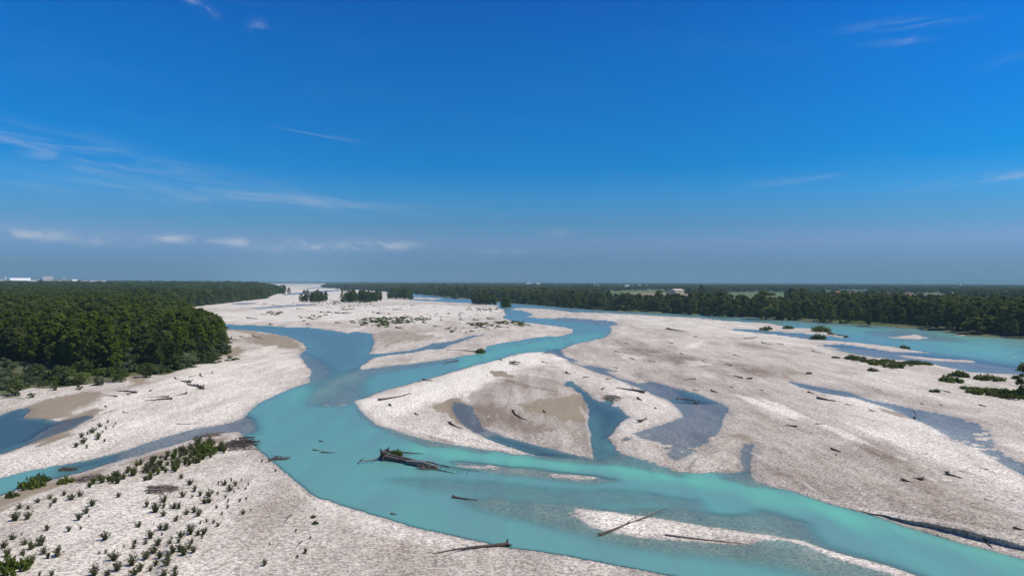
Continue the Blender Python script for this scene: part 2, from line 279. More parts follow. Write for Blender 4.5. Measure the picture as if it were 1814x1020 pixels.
# fresh white gravel (+), old, browner gravel (-), one shadow sliver drawn as tone
TONE = [
 ([(150,712),(250,690),(400,640),(480,615),(540,640),(553,665),(480,705),(432,740),(330,762),(150,810),(0,845),(0,812),(100,775)], .55, 6),
 ([(-100,960),(0,905),(150,870),(250,855),(400,880),(420,940),(330,1060),(-100,1060)], .35, 5),
 ([(430,850),(520,860),(600,930),(700,962),(820,985),(1000,1010),(1150,1030),(900,1200),(300,1200),(400,1000)], -.24, 2.5),
 ([(505,838),(560,876),(650,909),(755,938),(860,957),(830,972),(760,968),(640,945),(560,890)], .5, 2),
 ([(640,708),(770,672),(900,632),(960,624),(1000,636),(930,650),(850,690),(790,715),(720,740),(660,745)], .6, 5),
 ([(640,715),(700,745),(790,770),(900,795),(950,806),(850,796),(740,775),(660,748)], .5, 3),
 ([(1000,650),(1100,675),(1180,707),(1205,730),(1150,752),(1090,775),(1110,740),(1070,690)], .5, 5),
 ([(1016,899),(1145,913),(1354,946),(1425,957),(1607,1013),(1500,995),(1354,957),(1129,950),(1035,932)], .9, 2),
 ([(1080,590),(1200,620),(1450,690),(1500,770),(1400,860),(1250,800),(1290,720),(1100,650),(1000,620)], -.25, 10),
 ([(1340,845),(1420,790),(1560,790),(1700,880),(1814,960),(1814,980),(1600,930),(1400,865)], -.5, 5),
 ([(1440,690),(1560,712),(1660,760),(1814,840),(1814,900),(1650,830),(1500,740)], .6, 4),
 ([(1530,640),(1700,680),(1814,715),(1814,740),(1650,720),(1500,690),(1450,650)], .2, 8),
 ([(1050,557),(1300,570),(1450,605),(1300,600),(1100,570)], .4, 15),
 ([(1285,697),(1330,706),(1400,735),(1420,748),(1380,736),(1330,715)], 1.0, .8), ([(1330,700),(1390,722),(1440,748),(1400,738)], 1.0, .7), ([(1440,748),(1500,770),(1560,800),(1500,782),(1450,756)], 1.0, .6), ([(1480,745),(1560,770),(1600,790),(1540,772)], .8, .7), ([(1585,812),(1612,818),(1600,820)], 1.0, .3), ([(1588,826),(1604,832),(1594,831)], 1.0, .25), ([(1622,826),(1645,833),(1630,832)], 1.0, .3), ([(1635,846),(1668,858),(1650,856)], 1.0, .3), ([(1660,850),(1690,856),(1675,857)], 1.0, .3), ([(1555,806),(1572,814),(1562,811)], .9, .25), ([(1494,782),(1516,790),(1505,789)], .9, .3),
 ([(1270,640),(1400,655),(1440,668),(1330,662)], -.5, 6), ([(1460,672),(1560,690),(1700,730),(1640,722),(1520,690)], -.5, 4), ([(1250,600),(1340,612),(1420,630),(1330,622)], -.35, 8), ([(1130,610),(1220,640),(1260,660),(1180,640)], -.4, 8), ([(1310,650),(1400,672),(1330,668)], -.4, 4),
 ([(340,560),(520,545),(760,540),(880,548),(890,556),(720,575),(600,570),(480,572),(380,572)], .6, 20), ([(380,512),(640,505),(720,535),(500,545),(340,548)], .5, 40),
 ([(640,708),(770,672),(900,632),(960,624),(1000,636),(1010,650),(960,650),(905,660),(855,680),(830,697),(833,712),(805,716),(760,712),(715,735),(645,730)], .55, 1.0),
 ([(836,700),(860,682),(920,664),(985,674),(1030,692),(1040,725),(1040,780),(1044,808),(940,783),(860,755),(838,735)], -.42, 1.2), ([(1040,735),(1048,735),(1051,780),(1056,814),(1049,812),(1043,780)], .8, .6),
 ([(735,764),(800,780),(860,790),(950,806),(900,798),(820,783)], .9, .8), ([(760,748),(800,762),(870,782),(940,800),(880,788),(800,770)], .6, 1.0), ([(742,766),(775,776),(812,785),(800,786),(765,777)], -.8, .5), ([(870,670),(930,683),(985,696),(930,690)], -.5, 1.2), ([(640,700),(700,690),(720,700),(660,712)], -.3, 1.5),  # strongest dark sliver: shadow of the slit along the spit, painted as tone
 ([(1080,600),(1180,628),(1260,640),(1200,648),(1120,632)], -.3, 3), ([(1210,640),(1250,642),(1262,650),(1225,652)], .8, 1.5), ([(1095,628),(1150,632),(1140,640),(1105,638)], .7, 2), ([(1330,600),(1420,610),(1500,622),(1400,614)], .6, 5), ([(1230,610),(1250,604),(1235,618),(1205,622)], .8, 4),
 ([(1500,700),(1560,712),(1620,735),(1700,775),(1660,772),(1580,740)], .7, 1.5), ([(1700,770),(1814,843),(1814,870),(1740,820)], .8, 1.5), ([(840,720),(920,740),(1000,770),(920,765),(850,745)], -.45, 4), ([(720,716),(800,700),(830,716),(780,735)], -.3, 4), ([(960,650),(1000,664),(990,672),(940,660)], -.3, 4),
]
RISE = [  # low terraces with a cut bank: polygon, height, width of the step
 ([(1500,899),(1531,906),(1569,915.5),(1607,926.5),(1658,938),(1709,951),(1760,963),(1814,975),(1960,1015),(2100,1060),(2600,1000),(2600,700),(1500,700),(1300,800)], .85, 1.4),
 ([(505,842),(540,872),(585,915),(640,945),(720,962),(800,980),(940,996),(1080,1025),(1100,1200),(200,1200),(300,950),(440,850)], .28, .5),
 ([(1215,835),(1244,835.5),(1298,834),(1310,815),(1280,800),(1230,815)], .35, .4),
 ([(1700,698),(1740,700),(1775,706),(1814,716),(1900,730),(1900,680),(1780,680)], .5, 1.0),
 ([(640,722),(700,750),(800,780),(900,790),(850,770),(760,745)], .2, 1.0),
]
GRAVEL = [(-400,800),(-250,724),(0,704),(60,692),(120,686),(165,683),(200,679),(235,670),(300,667),(360,646),(398,631),(404,622),(390,600),(335,572),(318,556),(332,545),(352,541.5),(410,534.5),(470,528),(487,521.5),(503,517),(470,512),(385,505.5),(372,503.5),
          (400,502.6),(520,502.2),(600,502.6),(640,504),(575,506.5),(568,509),(612,513),(690,518),(724,520.3),(760,524.2),(800,529.3),(838,531.5),(907,538.5),(960,542.5),(1010,546.5),(1070,551.5),(1130,554.6),(1200,557.6),(1300,562.8),(1400,569),(1500,576),(1600,583),(1680,591),(1690,593),(1742,598.5),(1760,598),(1814,603),(2000,618),(2400,640),(2600,900),(2600,1500),(-900,1500),(-900,900)]
MEADOW = [([(-300,720),(0,690),(40,700),(60,706),(30,716),(0,712),(-300,745)], .55, 5), ([(-100,650),(120,662),(170,682),(90,692),(0,692),(-100,700)], 1, 5)]

# shallows where streaks of gravel stand out of the water
EMERGE = [([(1095,772),(1150,765),(1200,762),(1235,775),(1250,800),(1205,835),(1150,815),(1095,800)], 2.0, .50), ([(1205,790),(1262,775),(1300,800),(1260,830),(1205,825)], 2.0, .52), ([(1680,738),(1745,752),(1775,795),(1814,825),(1760,815),(1700,780)], 2.0, .54),
          ([(1470,612),(1600,626),(1740,645),(1814,657),(1700,650),(1560,634)], 8.0, .56), ([(560,690),(640,662),(620,715),(570,718)], 4.0, .66), ([(860,822),(1060,845),(1060,852),(860,834)], 2.0, .57), ([(960,893),(1040,905),(1040,925),(960,915)], 2.0, .58), ([(945,546),(1010,549),(1004,556),(950,553)], 8.0, .5)]
EM = [(polyw(p), s, t) for p, s, t in EMERGE]
WP = {k: polyw(v) for k, v in WATER.items()}
IP = [polyw(v) for v in ISLANDS]
SH = [(polyw(p), d * .55, s) for p, d, s in SHALLOW]
CL = [(polyw(p), s, a) for p, s, a in CLEAR]
MK = [(polyw(p), s) for p, s in MILK_SHEEN]
SA = [(polyw(p), a, s) for p, a, s in SAND]
TO = [(polyw(p), a * (1.1 if a < 0 else 1.0), s) for p, a, s in TONE]
RI = [(polyw(p), h, w) for p, h, w in RISE]
GP = polyw(GRAVEL)
_bk = polyw([(1500,899),(1531,906),(1569,915.5),(1607,926.5),(1658,938),(1709,951),(1760,963),(1814,975),(1960,1015),(2100,1060)])
BANK = np.concatenate([_bk, _bk[::-1] + np.array([.01, .01])])
ME = [(polyw(p), a, s) for p, a, s in MEADOW]

FIELDS = [([(1058,514.5),(1170,514),(1168,519.5),(1060,520)], (.115,.135,.04)), ([(1112,519.5),(1192,519.5),(1196,524.5),(1112,525)], (.25,.20,.115)), ([(1060,520),(1112,520),(1112,527),(1070,530)], (.10,.13,.04)), ([(1125,525),(1160,525),(1160,526.2),(1125,526.2)], (.36,.30,.22)), ([(1180,520.5),(1232,521),(1230,525.5),(1185,525.5)], (.27,.215,.14)),
  ([(1215,524),(1262,524),(1262,528),(1218,528)], (.10,.14,.035)), ([(1232,528),(1264,528),(1262,536),(1236,535)], (.26,.21,.11)), ([(1284,518.3),(1342,518.3),(1342,528),(1284,528)], (.09,.14,.04)), ([(1374,518.3),(1396,518.3),(1398,529),(1374,529)], (.09,.14,.04)), ([(1304,528.3),(1402,529),(1404,537),(1306,536.5)], (.24,.175,.11)), ([(1306,536.5),(1394,537),(1394,540),(1310,540)], (.09,.125,.045)),
  ([(1570,522),(1648,522),(1648,525.5),(1570,525.5)], (.075,.12,.05)), ([(1655,523.5),(1677,523.5),(1677,526.5),(1655,526.5)], (.22,.19,.06)), ([(1700,528.5),(1728,528.5),(1728,531.5),(1700,531.5)], (.075,.12,.045)), ([(1440,561),(1500,567),(1580,574),(1580,580),(1500,574),(1440,567)], (.075,.12,.025))]
FI = [(polyw(p), c) for p, c in FIELDS]
def fields_at(X, Y):
    out = np.zeros((len(X), 4))
    for p, c in FI:
        m = smooth(sdf(p, X, Y), -1, 1)[:, None]
        out[:, :3] = out[:, :3] * (1 - m) + np.array(c) * m; out[:, 3:] = np.maximum(out[:, 3:], m)
    return out
def terrain(X, Y):
    """ground height and surface layers at world points"""
    X = np.asarray(X, float); Y = np.asarray(Y, float)
    d = np.hypot(X, Y)
    wob = np.clip(d * 0.0035, 0.25, 3.0)
    nx = (fbm(X / 4.0 + 3, Y / 7.0) - .5) * 2 * wob + (fbm(X / 1.3 + 9, Y / 2.2 + 4, 3) - .5) * wob * 0.8
    ny = (fbm(X / 4.0 + 31, Y / 7.0 + 8) - .5) * 2 * wob
    fr = np.clip(d * .0022, .12, .8)
    nx = nx + (fbm(X / .5 + 2, Y / .9, 2) - .5) * fr; ny = ny + (fbm(X / .6 + 70, Y / .8, 2) - .5) * fr
    Xw, Yw = X + nx, Y + ny * 1.5
    w = np.full(X.shape, -60, np.float32)
    for p in WP.values(): w = np.maximum(w, sdf(p, Xw, Yw))
    for p in IP: w = np.minimum(w, -sdf(p, Xw, Yw))
    str_ = fbm(X / 3.2 + 11, Y / 1.5 + 3, 4)
    for p, s, t in EM: w = w - np.where(w > -1, smooth(sdf(p, X, Y), -s, s) * 14 * np.maximum(0, str_ - t), 0).astype(np.float32)
    g = sdf(GP, Xw, Yw, 60)
    depth = np.where(w > 0, 1.6 * (1 - np.exp(-np.maximum(w, 0) / 1.5)), 0.0)
    mott = fbm(X / 1.6, Y / 3.5, 3) - .5
    for p, dv, s in SH:
        m = smooth(sdf(p, Xw, Yw), -.9 * s, .25 * s)
        depth = np.exp(np.log(np.maximum(depth, .004)) * (1 - m) + np.log(np.maximum(np.minimum(depth, dv * (1 + 0.9 * mott) + 0.012), .004)) * m) * (w > 0)
    clear = np.zeros(X.shape)
    for p, s, a in CL: clear = np.maximum(clear, a * smooth(sdf(p, X, Y), -s, s))
    milk_sheen = np.zeros(X.shape)
    for p, s in MK: milk_sheen = np.maximum(milk_sheen, smooth(sdf(p, X, Y) + (fbm(X / 3, Y / 14, 3) - .5) * s * 2, -s, s))
    land = np.maximum(-w, 0)
    z = np.where(w > 0, -depth, 0.07 * np.minimum(land, 2.0) + 0.55 * (1 - np.exp(-np.maximum(land - 1, 0) / 14.0)))
    lf = smooth(land, 0.3, 6)
    z = z + lf * ((fbm(X / 6.0, Y / 26.0) - .5) * 0.38 + (fbm(X / 1.7 + 50, Y / 4.0) - .5) * 0.06)
    z = np.where(w > 0, z, np.maximum(z, 0.015 * np.minimum(land, 4)))
    for i_, (p, h, wd) in enumerate(RI):
        s_ = sdf(p, X, Y)
        if i_ == 0: h = h * smooth(X, 45.5, 53) * (1 - smooth(-sdf(BANK, X, Y), 4, 17))
        z = z + h * smooth(s_, -wd * .2, wd * 1.8) * np.where(w > 0, 0, 1) * (1 - smooth(s_, 8, 30) * .5)
    veg = 1 - smooth(g, -3, 1.5)
    z = z + veg * smooth(-g, 0, 25) * 0.8 * np.where(w > 0, 0, 1)
    for p, a, s in ME: veg = np.maximum(veg, a * smooth(sdf(p, X, Y), -s, s))
    sand = np.zeros(X.shape)
    for p, a, s in SA: sand = np.maximum(sand, a * smooth(sdf(p, Xw, Yw) + (fbm(X / 1.6, Y / 11, 4) - .5) * (s * 2.2 + 3), -s * 1.2, s))
    tone = np.full(X.shape, 0.0)
    for p, a, s in TO:
        tone = tone + a * smooth(sdf(p, Xw, Yw), -s, s)
    wet = np.where(w > 0, 1, np.exp(-np.maximum(z, 0) / (0.03 + .16 * fbm(X / 2.5 + 5, Y / 6, 3) ** 2)) * (land < 6))
    return dict(z=z, depth=np.where(w > 0, depth, z * -1), w=w, veg=np.clip(veg, 0, 1), sand=np.clip(sand, 0, 1), tone=np.clip(tone, -1, 1), wet=np.clip(wet, 0, 1), clear=clear, milk_sheen=milk_sheen, g=g)
def ground_at(px_, py_):
    """photo pixel -> point on the terrain"""
    z = 0.0
    px_ = np.atleast_1d(np.asarray(px_, float)); py_ = np.atleast_1d(np.asarray(py_, float))
    for _ in range(3):
        X, Y = pix(px_, py_, z); z = np.maximum(terrain(X, Y)['z'], 0)
    return X, Y, z

# ------------------------------------------------------------------ materials
def new_mat(name):
    m = bpy.data.materials.new(name); m.use_nodes = True
    nt = m.node_tree; nt.nodes.clear()
    return m, nt.nodes, nt.links
class NB:
    def __init__(s, N, L): s.N, s.L = N, L
    def val(s, sock, v):
        if isinstance(v, (int, float)): sock.default_value = v
        elif isinstance(v, tuple): sock.default_value = v if len(v) == len(sock.default_value) else (*v, 1)
        else: s.L.new(v, sock)
    def math(s, op, a, b=None, clamp=False):
        n = s.N.new('ShaderNodeMath'); n.operation = op; n.use_clamp = clamp
        s.val(n.inputs[0], a)
        if b is not None: s.val(n.inputs[1], b)
        return n.outputs[0]
    def mix(s, f, a, b, blend='MIX'):
        n = s.N.new('ShaderNodeMix'); n.data_type = 'RGBA'; n.blend_type = blend; n.clamp_factor = True
        s.val(n.inputs[0], f); s.val(n.inputs[6], a); s.val(n.inputs[7], b)
        return n.outputs[2]
    def rng(s, v, a, b, c=0.0, d=1.0, sm=False):
        n = s.N.new('ShaderNodeMapRange'); s.val(n.inputs[0], v)
        if sm: n.interpolation_type = 'SMOOTHSTEP'
        for i, k in enumerate((a, b, c, d)): n.inputs[i + 1].default_value = k
        return n.outputs[0]
    def pos(s): return s.N.new('ShaderNodeNewGeometry').outputs['Position']
    def map(s, vec, scale=(1, 1, 1), rot=(0, 0, 0)):
        n = s.N.new('ShaderNodeMapping'); s.L.new(vec, n.inputs[0]); n.inputs['Scale'].default_value = scale; n.inputs['Rotation'].default_value = rot
        return n.outputs[0]
    def noise(s, vec, scale, detail=4, rough=.5, dist=0):
        n = s.N.new('ShaderNodeTexNoise'); s.L.new(vec, n.inputs['Vector'])
        n.inputs['Scale'].default_value = scale; n.inputs['Detail'].default_value = detail; n.inputs['Roughness'].default_value = rough; n.inputs['Distortion'].default_value = dist
        return n.outputs[0]
    def voro(s, vec, scale, feature='F1', rand=1.0):
        n = s.N.new('ShaderNodeTexVoronoi'); s.L.new(vec, n.inputs['Vector']); n.feature = feature
        n.inputs['Scale'].default_value = scale; n.inputs['Randomness'].default_value = rand
        return n.outputs
    def attr(s, name):
        n = s.N.new('ShaderNodeAttribute'); n.attribute_name = name; return n.outputs
    def sep(s, c):
        n = s.N.new('ShaderNodeSeparateColor'); s.L.new(c, n.inputs[0]); return n.outputs
    def bump(s, h, strength, dist, normal=None):
        n = s.N.new('ShaderNodeBump'); s.L.new(h, n.inputs['Height']); n.inputs['Strength'].default_value = strength; n.inputs['Distance'].default_value = dist
        if normal is not None: s.L.new(normal, n.inputs['Normal'])
        return n.outputs[0]
    def bsdf(s, col, rough=.9, normal=None, spec=.3):
        n = s.N.new('ShaderNodeBsdfPrincipled'); s.val(n.inputs['Base Color'], col); s.val(n.inputs['Roughness'], rough)
        n.inputs['Specular IOR Level'].default_value = spec
        if normal is not None: s.L.new(normal, n.inputs['Normal'])
        return n.outputs[0]
    def out(s, sh):
        o = s.N.new('ShaderNodeOutputMaterial'); s.L.new(sh, o.inputs['Surface'])

def mat_ground():
    m, N, L = new_mat('riverbed'); b = NB(N, L)
    P = b.pos(); a1 = b.sep(b.attr('layers')[0]); wet = b.attr('wet')[2]
    sand, tone, veg = a1[0], a1[1], a1[2]         # tone 0.5 = neutral
    streak = b.noise(b.map(P, (0.16, 0.028, 1), (0, 0, 0.06)), 1.0, 6, .6, .4)
    streak2 = b.noise(b.map(P, (0.42, 0.085, 1), (0, 0, -0.12)), 1.0, 5, .6, .7)
    patch = b.noise(P, 0.035, 5, .6)
    v1 = b.voro(P, 4.0); v2 = b.voro(P, 8.0)
    c1 = b.sep(v1[1])[0]; c2 = b.sep(v2[1])[1]
    t = b.math('ADD', b.math('MULTIPLY', b.math('SUBTRACT', tone, .5), 1.5), b.math('ADD', b.math('MULTIPLY', b.math('SUBTRACT', streak, .5), 1.7), b.math('MULTIPLY', b.math('SUBTRACT', patch, .5), 1.0)))
    t = b.math('ADD', t, b.math('MULTIPLY', b.math('SUBTRACT', streak2, .5), .75))
    t = b.rng(t, -.80, .80)
    grav = b.mix(t, (0.232, 0.184, 0.136), (0.725, 0.675, 0.555))
    # single stones: pale, grey, brown and a few dark ones
    peb = b.math('ADD', b.math('MULTIPLY', c1, .75), b.math('MULTIPLY', c2, .25))
    k = b.rng(peb, .12, .88, .52, 1.46)
    hue = b.mix(b.sep(v1[1])[1], (1.04, .99, .95), (.97, 1.0, 1.03))
    grav = b.mix(1, grav, b.mix(1, hue, k, 'MULTIPLY'), 'MULTIPLY')
    ln = b.noise(b.map(P, (0.20, 0.020, 1), (0, 0, 0.03)), 1.0, 5, .55, .9)
    ridge = b.math('ABSOLUTE', b.math('SUBTRACT', ln, .5))
    lines = b.math('MULTIPLY', b.rng(ridge, .004, .022, 1, 0, sm=True), b.rng(b.noise(P, .05, 3, .6), .42, .62))
    grav = b.mix(b.math('MULTIPLY', lines, .55), grav, b.mix(1, grav, (.60, .565, .53), 'MULTIPLY'))
    ln2 = b.noise(b.map(P, (0.34, 0.035, 1), (0, 0, -0.1)), 1.0, 5, .55, .7)
    lines2 = b.math('MULTIPLY', b.rng(b.math('ABSOLUTE', b.math('SUBTRACT', ln2, .52)), .004, .018, 1, 0, sm=True), b.rng(b.noise(P, .06, 3, .6), .5, .68))
    grav = b.mix(b.math('MULTIPLY', lines2, .6), grav, (0.70, .66, .61))
    damp = b.rng(b.noise(b.map(P, (.11, .03, 1), (0, 0, .2)), 1.0, 6, .62, .5), .60, .74, sm=True)
    grav = b.mix(b.math('MULTIPLY', damp, .5), grav, b.mix(1, grav, (.74, .66, .58), 'MULTIPLY'))
    sandc = b.mix(b.noise(b.map(P, (1, .2, 1)), .5, 5, .6), (0.215, 0.168, 0.112), (0.345, 0.285, 0.195))
    sandm = b.rng(b.math('ADD', sand, b.math('MULTIPLY', b.math('SUBTRACT', streak2, .5), .8)), .30, .75, sm=True)
    sandm = b.math('MULTIPLY', sandm, b.rng(sand, 0, .2))
    col = b.mix(sandm, grav, sandc)
    # floodplain soil, meadow and fields
    vf = b.voro(b.map(P, (1, .38, 1), (0, 0, .5)), 0.0042, rand=.85)
    fs = b.sep(vf[1])
    ramp = N.new('ShaderNodeValToRGB'); L.new(fs[0], ramp.inputs[0]); ramp.color_ramp.interpolation = 'CONSTANT'
    e = ramp.color_ramp.elements; e[0].color = (0.052, 0.085, 0.028, 1); e[1].position = .3; e[1].color = (0.085, 0.115, 0.04, 1)
    for p, c in ((.5, (0.045, 0.085, 0.03)), (.72, (0.14, 0.13, 0.065)), (.82, (0.08, 0.11, 0.045)), (.93, (0.18, 0.155, 0.095))):
        q = e.new(p); q.color = (*c, 1)
    near = b.mix(b.noise(P, .25, 5, .65), (0.045, 0.062, 0.02), (0.15, 0.145, 0.065))
    dist = N.new('ShaderNodeVectorMath'); dist.operation = 'LENGTH'; L.new(P, dist.inputs[0])
    fmask = b.attr('farm')[2]
    soil = b.mix(fmask, near, b.mix(.25, ramp.outputs[0], near))
    fa = b.attr('field'); soil = b.mix(fa[3], soil, b.mix(.15, fa[0], near))
    vm = b.rng(b.math('ADD', veg, b.math('MULTIPLY', b.math('SUBTRACT', b.noise(P, .35, 5, .6), .5), .9)), .38, .62, sm=True)
    col = b.mix(vm, col, soil)
    wetm = b.math('MULTIPLY', wet, .8)
    col = b.mix(wetm, col, b.mix(1, col, (.60, .585, .60), 'MULTIPLY'))
    hgt = b.math('ADD', b.math('MULTIPLY', v1[0], -1.0), b.math('MULTIPLY', c1, .35))
    hgt = b.math('MULTIPLY', hgt, b.rng(sandm, 0, 1, 1, .15))
    nb = b.bump(hgt, .5, .10)
    rough = b.rng(wet, 0, 1, .93, .55)
    b.out(b.bsdf(col, rough, nb, .25))
    return m

def mat_water():
    m, N, L = new_mat('river_water'); b = NB(N, L)
    P = b.pos(); dep = b.attr('depth')[2]; clr = b.attr('clear')[2]
    fl = b.noise(b.map(P, (.12, .02, 1), (0, 0, .25)), 1.0, 5, .6, .8)
    k = b.rng(clr, 0, 1, 5.5, 1.6)
    al = b.math('SUBTRACT', 1.0, b.math('POWER', 2.718, b.math('MULTIPLY', b.math('MULTIPLY', dep, k), -1.0)), clamp=True)
    milky = b.mix(b.rng(fl, .3, .7), (0.130, 0.268, 0.250), (0.125, 0.335, 0.275))
    milky = b.mix(b.math('MULTIPLY', b.attr('milk_sheen')[2], b.rng(fl, .25, .6, .4, .85)), milky, (0.145, 0.470, 0.310))
    blue = b.mix(fl, (0.042, 0.080, 0.078), (0.068, 0.115, 0.105))
    col = b.mix(clr, milky, blue)
    wav = b.noise(b.map(P, (1, .55, 1), (0, 0, .3)), 1.6, 4, .6)
    wav2 = b.noise(P, .35, 3, .5)
    n1 = b.bump(b.math('ADD', wav, b.math('MULTIPLY', wav2, 1.5)), .13, .10)
    df = N.new('ShaderNodeBsdfDiffuse'); b.val(df.inputs[0], col)
    tr = N.new('ShaderNodeBsdfTransparent'); b.val(tr.inputs[0], b.mix(clr, (.86, .95, .94), (.84, .90, .94)))
    ms = N.new('ShaderNodeMixShader'); L.new(al, ms.inputs[0]); L.new(tr.outputs[0], ms.inputs[1]); L.new(df.outputs[0], ms.inputs[2])
    gl = N.new('ShaderNodeBsdfGlossy'); gl.inputs['Roughness'].default_value = .26; L.new(n1, gl.inputs['Normal'])
    fr = N.new('ShaderNodeFresnel'); fr.inputs['IOR'].default_value = 1.33; L.new(n1, fr.inputs['Normal'])
    ff = b.math('MULTIPLY', fr.outputs[0], .85)
    m2 = N.new('ShaderNodeMixShader'); L.new(ff, m2.inputs[0]); L.new(ms.outputs[0], m2.inputs[1]); L.new(gl.outputs[0], m2.inputs[2])
    b.out(m2.outputs[0])
    return m

def mat_leaf(name, dark, light, tr=.25):
    m, N, L = new_mat(name); b = NB(N, L)
    oi = N.new('ShaderNodeObjectInfo')
    tcn = N.new('ShaderNodeTexCoord')
    n = b.noise(tcn.outputs['Object'], .55, 3, .6)
    f = b.math('ADD', b.math('MULTIPLY', n, .8), b.math('MULTIPLY', b.math('SUBTRACT', oi.outputs['Random'], .38), 1.1), clamp=True)
    col = b.mix(f, dark, light)
    df = N.new('ShaderNodeBsdfDiffuse'); b.val(df.inputs[0], col)
    tl = N.new('ShaderNodeBsdfTranslucent'); b.val(tl.inputs[0], b.mix(.5, col, (light[0] * 1.2, light[1] * 1.25, light[2] * .5)))
    ms = N.new('ShaderNodeMixShader'); ms.inputs[0].default_value = tr
    L.new(df.outputs[0], ms.inputs[1]); L.new(tl.outputs[0], ms.inputs[2])
    b.out(ms.outputs[0])
    return m
def mat_plain(name, col, rough=.85, var=.25, scale=2.0, stretch=(1, 1, 1)):
    m, N, L = new_mat(name); b = NB(N, L)
    tcn = N.new('ShaderNodeTexCoord')
    v = b.map(tcn.outputs['Object'], stretch)
    n = b.noise(v, scale, 5, .65)
    lo = tuple(c * (1 - var) for c in col); hi = tuple(min(1, c * (1 + var)) for c in col)
    c = b.mix(n, lo, hi)
    b.out(b.bsdf(c, rough, b.bump(n, .3, .05), .25))
    return m

M_GROUND = mat_ground(); M_WATER = mat_water()
M_POPLAR = mat_leaf('poplar_leaves', (0.050, 0.082, 0.014), (0.150, 0.190, 0.022), .42)
M_WILLOW = mat_leaf('willow_leaves', (0.055, 0.080, 0.026), (0.125, 0.155, 0.040), .4)
M_BANK = mat_leaf('bank_leaves', (0.062, 0.088, 0.026), (0.155, 0.180, 0.045), .42)
M_SILVER = mat_leaf('silver_willow_leaves', (0.075, 0.105, 0.055), (0.16, 0.195, 0.10), .3)
M_SHRUB = mat_leaf('shrub_leaves', (0.085, 0.100, 0.045), (0.155, 0.165, 0.078), .35)
M_LIME = mat_leaf('bright_leaves', (0.06, 0.095, 0.018), (0.14, 0.175, 0.035), .35)
M_BARK = mat_plain('bark', (0.10, 0.082, 0.065), .95, .4, 3.0, (1, 1, .3))
M_WOOD = mat_plain('driftwood', (0.098, 0.078, 0.064), .95, .5, 3.0)
M_WOODL = mat_plain('bleached_wood', (0.20, 0.175, 0.155), .95, .35, 3.0)
M_DEAD = mat_plain('bare_twigs', (0.20, 0.165, 0.13), .95, .3, 3.0)
M_WHITE = mat_plain('white_render', (0.80, 0.79, 0.76), .8, .06, .2)
M_CREAM = mat_plain('cream_render', (0.58, 0.50, 0.36), .85, .12, .3)
M_STONEW = mat_plain('grey_render', (0.42, 0.41, 0.39), .85, .12, .3)
M_TILE = mat_plain('roof_tile', (0.30, 0.14, 0.095), .9, .2, .5)
M_GREYR = mat_plain('metal_roof', (0.36, 0.37, 0.38), .6, .1, .4)
M_GLASS = mat_plain('window_glass', (0.03, 0.04, 0.05), .15, .2, 1.0)

# ------------------------------------------------------------------ ground sheet and water
def build_ground():
    tmax = 0.86
    tans = np.linspace(-tmax, tmax, 1160)
    az = np.arctan(tans)
    rest = np.linspace(az[-1], 2 * math.pi + az[0], 70)[1:-1]
    az = np.concatenate([az, rest]); nc = len(az)
    offs = np.concatenate([np.arange(640, 60, -1.75), np.arange(60, 3, -1.0)])
    r = F * H / offs
    r = np.concatenate([[0.02, 8, 16, 24, 32, 40, 46, 50, 54], r, [14500, 17000, 20000, 25000, 30000, 40000]])
    nr = len(r)
    A, Rr = np.meshgrid(az, r)
    X = (Rr * np.sin(A)).ravel(); Y = (Rr * np.cos(A)).ravel()
    T = {}
    CH = 60000
    parts = [terrain(X[i:i + CH], Y[i:i + CH]) for i in range(0, len(X), CH)]
    for k in parts[0]: T[k] = np.concatenate([p[k] for p in parts])
    Z = T['z']
    idx = np.arange(nr * nc).reshape(nr, nc)
    a = idx[:-1, :]; bq = np.roll(idx, -1, 1)[:-1, :]; c = np.roll(idx, -1, 1)[1:, :]; d = idx[1:, :]
    quads = np.stack([a, bq, c, d], -1).reshape(-1, 4)
    def make(name, co, faces, attrs, mat):
        me = bpy.data.meshes.new(name)
        me.vertices.add(len(co)); me.vertices.foreach_set('co', co.astype(np.float32).ravel())
        me.loops.add(faces.size); me.loops.foreach_set('vertex_index', faces.astype(np.int32).ravel())
        me.polygons.add(len(faces)); me.polygons.foreach_set('loop_start', np.arange(0, faces.size, 4, dtype=np.int32))
        me.polygons.foreach_set('loop_total', np.full(len(faces), 4, np.int32))
        me.polygons.foreach_set('use_smooth', np.ones(len(faces), bool))
        for k, v in attrs.items():
            if v.ndim == 2:
                at = me.attributes.new(k, 'FLOAT_COLOR', 'POINT'); at.data.foreach_set('color', v.astype(np.float32).ravel())
            else:
                at = me.attributes.new(k, 'FLOAT', 'POINT'); at.data.foreach_set('value', v.astype(np.float32))
        me.update(calc_edges=True)
        return mesh_obj(name, me, (mat,))
    # farmland lies off the riverbed, away from the left wood
    farm = ((X > 120) & (T['g'] < -15)) * smooth(np.hypot(X, Y), 500, 700) + ((X <= 120) & (T['g'] < -15)) * smooth(np.hypot(X, Y), 2600, 3200)
    lay = np.stack([T['sand'], T['tone'] * .5 + .5, T['veg'], np.ones_like(Z)], -1)
    o = make('ground', np.stack([X, Y, Z], -1), quads, {'layers': lay, 'wet': T['wet'], 'farm': np.clip(farm, 0, 1), 'field': fields_at(X, Y)}, M_GROUND)
    tag(o, kind='structure')
    near = (T['w'] > -1.5) & (np.hypot(X, Y) < 12000)
    fm = near[quads].any(1)
    q = quads[fm]; used = np.unique(q); remap = np.zeros(len(X), np.int64); remap[used] = np.arange(len(used))
    co = np.stack([X[used], Y[used], np.zeros(len(used))], -1)
    o2 = make('river', co, remap[q], {'depth': np.clip(T['depth'][used], 0, 3), 'clear': T['clear'][used], 'milk_sheen': T['milk_sheen'][used]}, M_WATER)
    tag(o2, kind='structure')
build_ground()

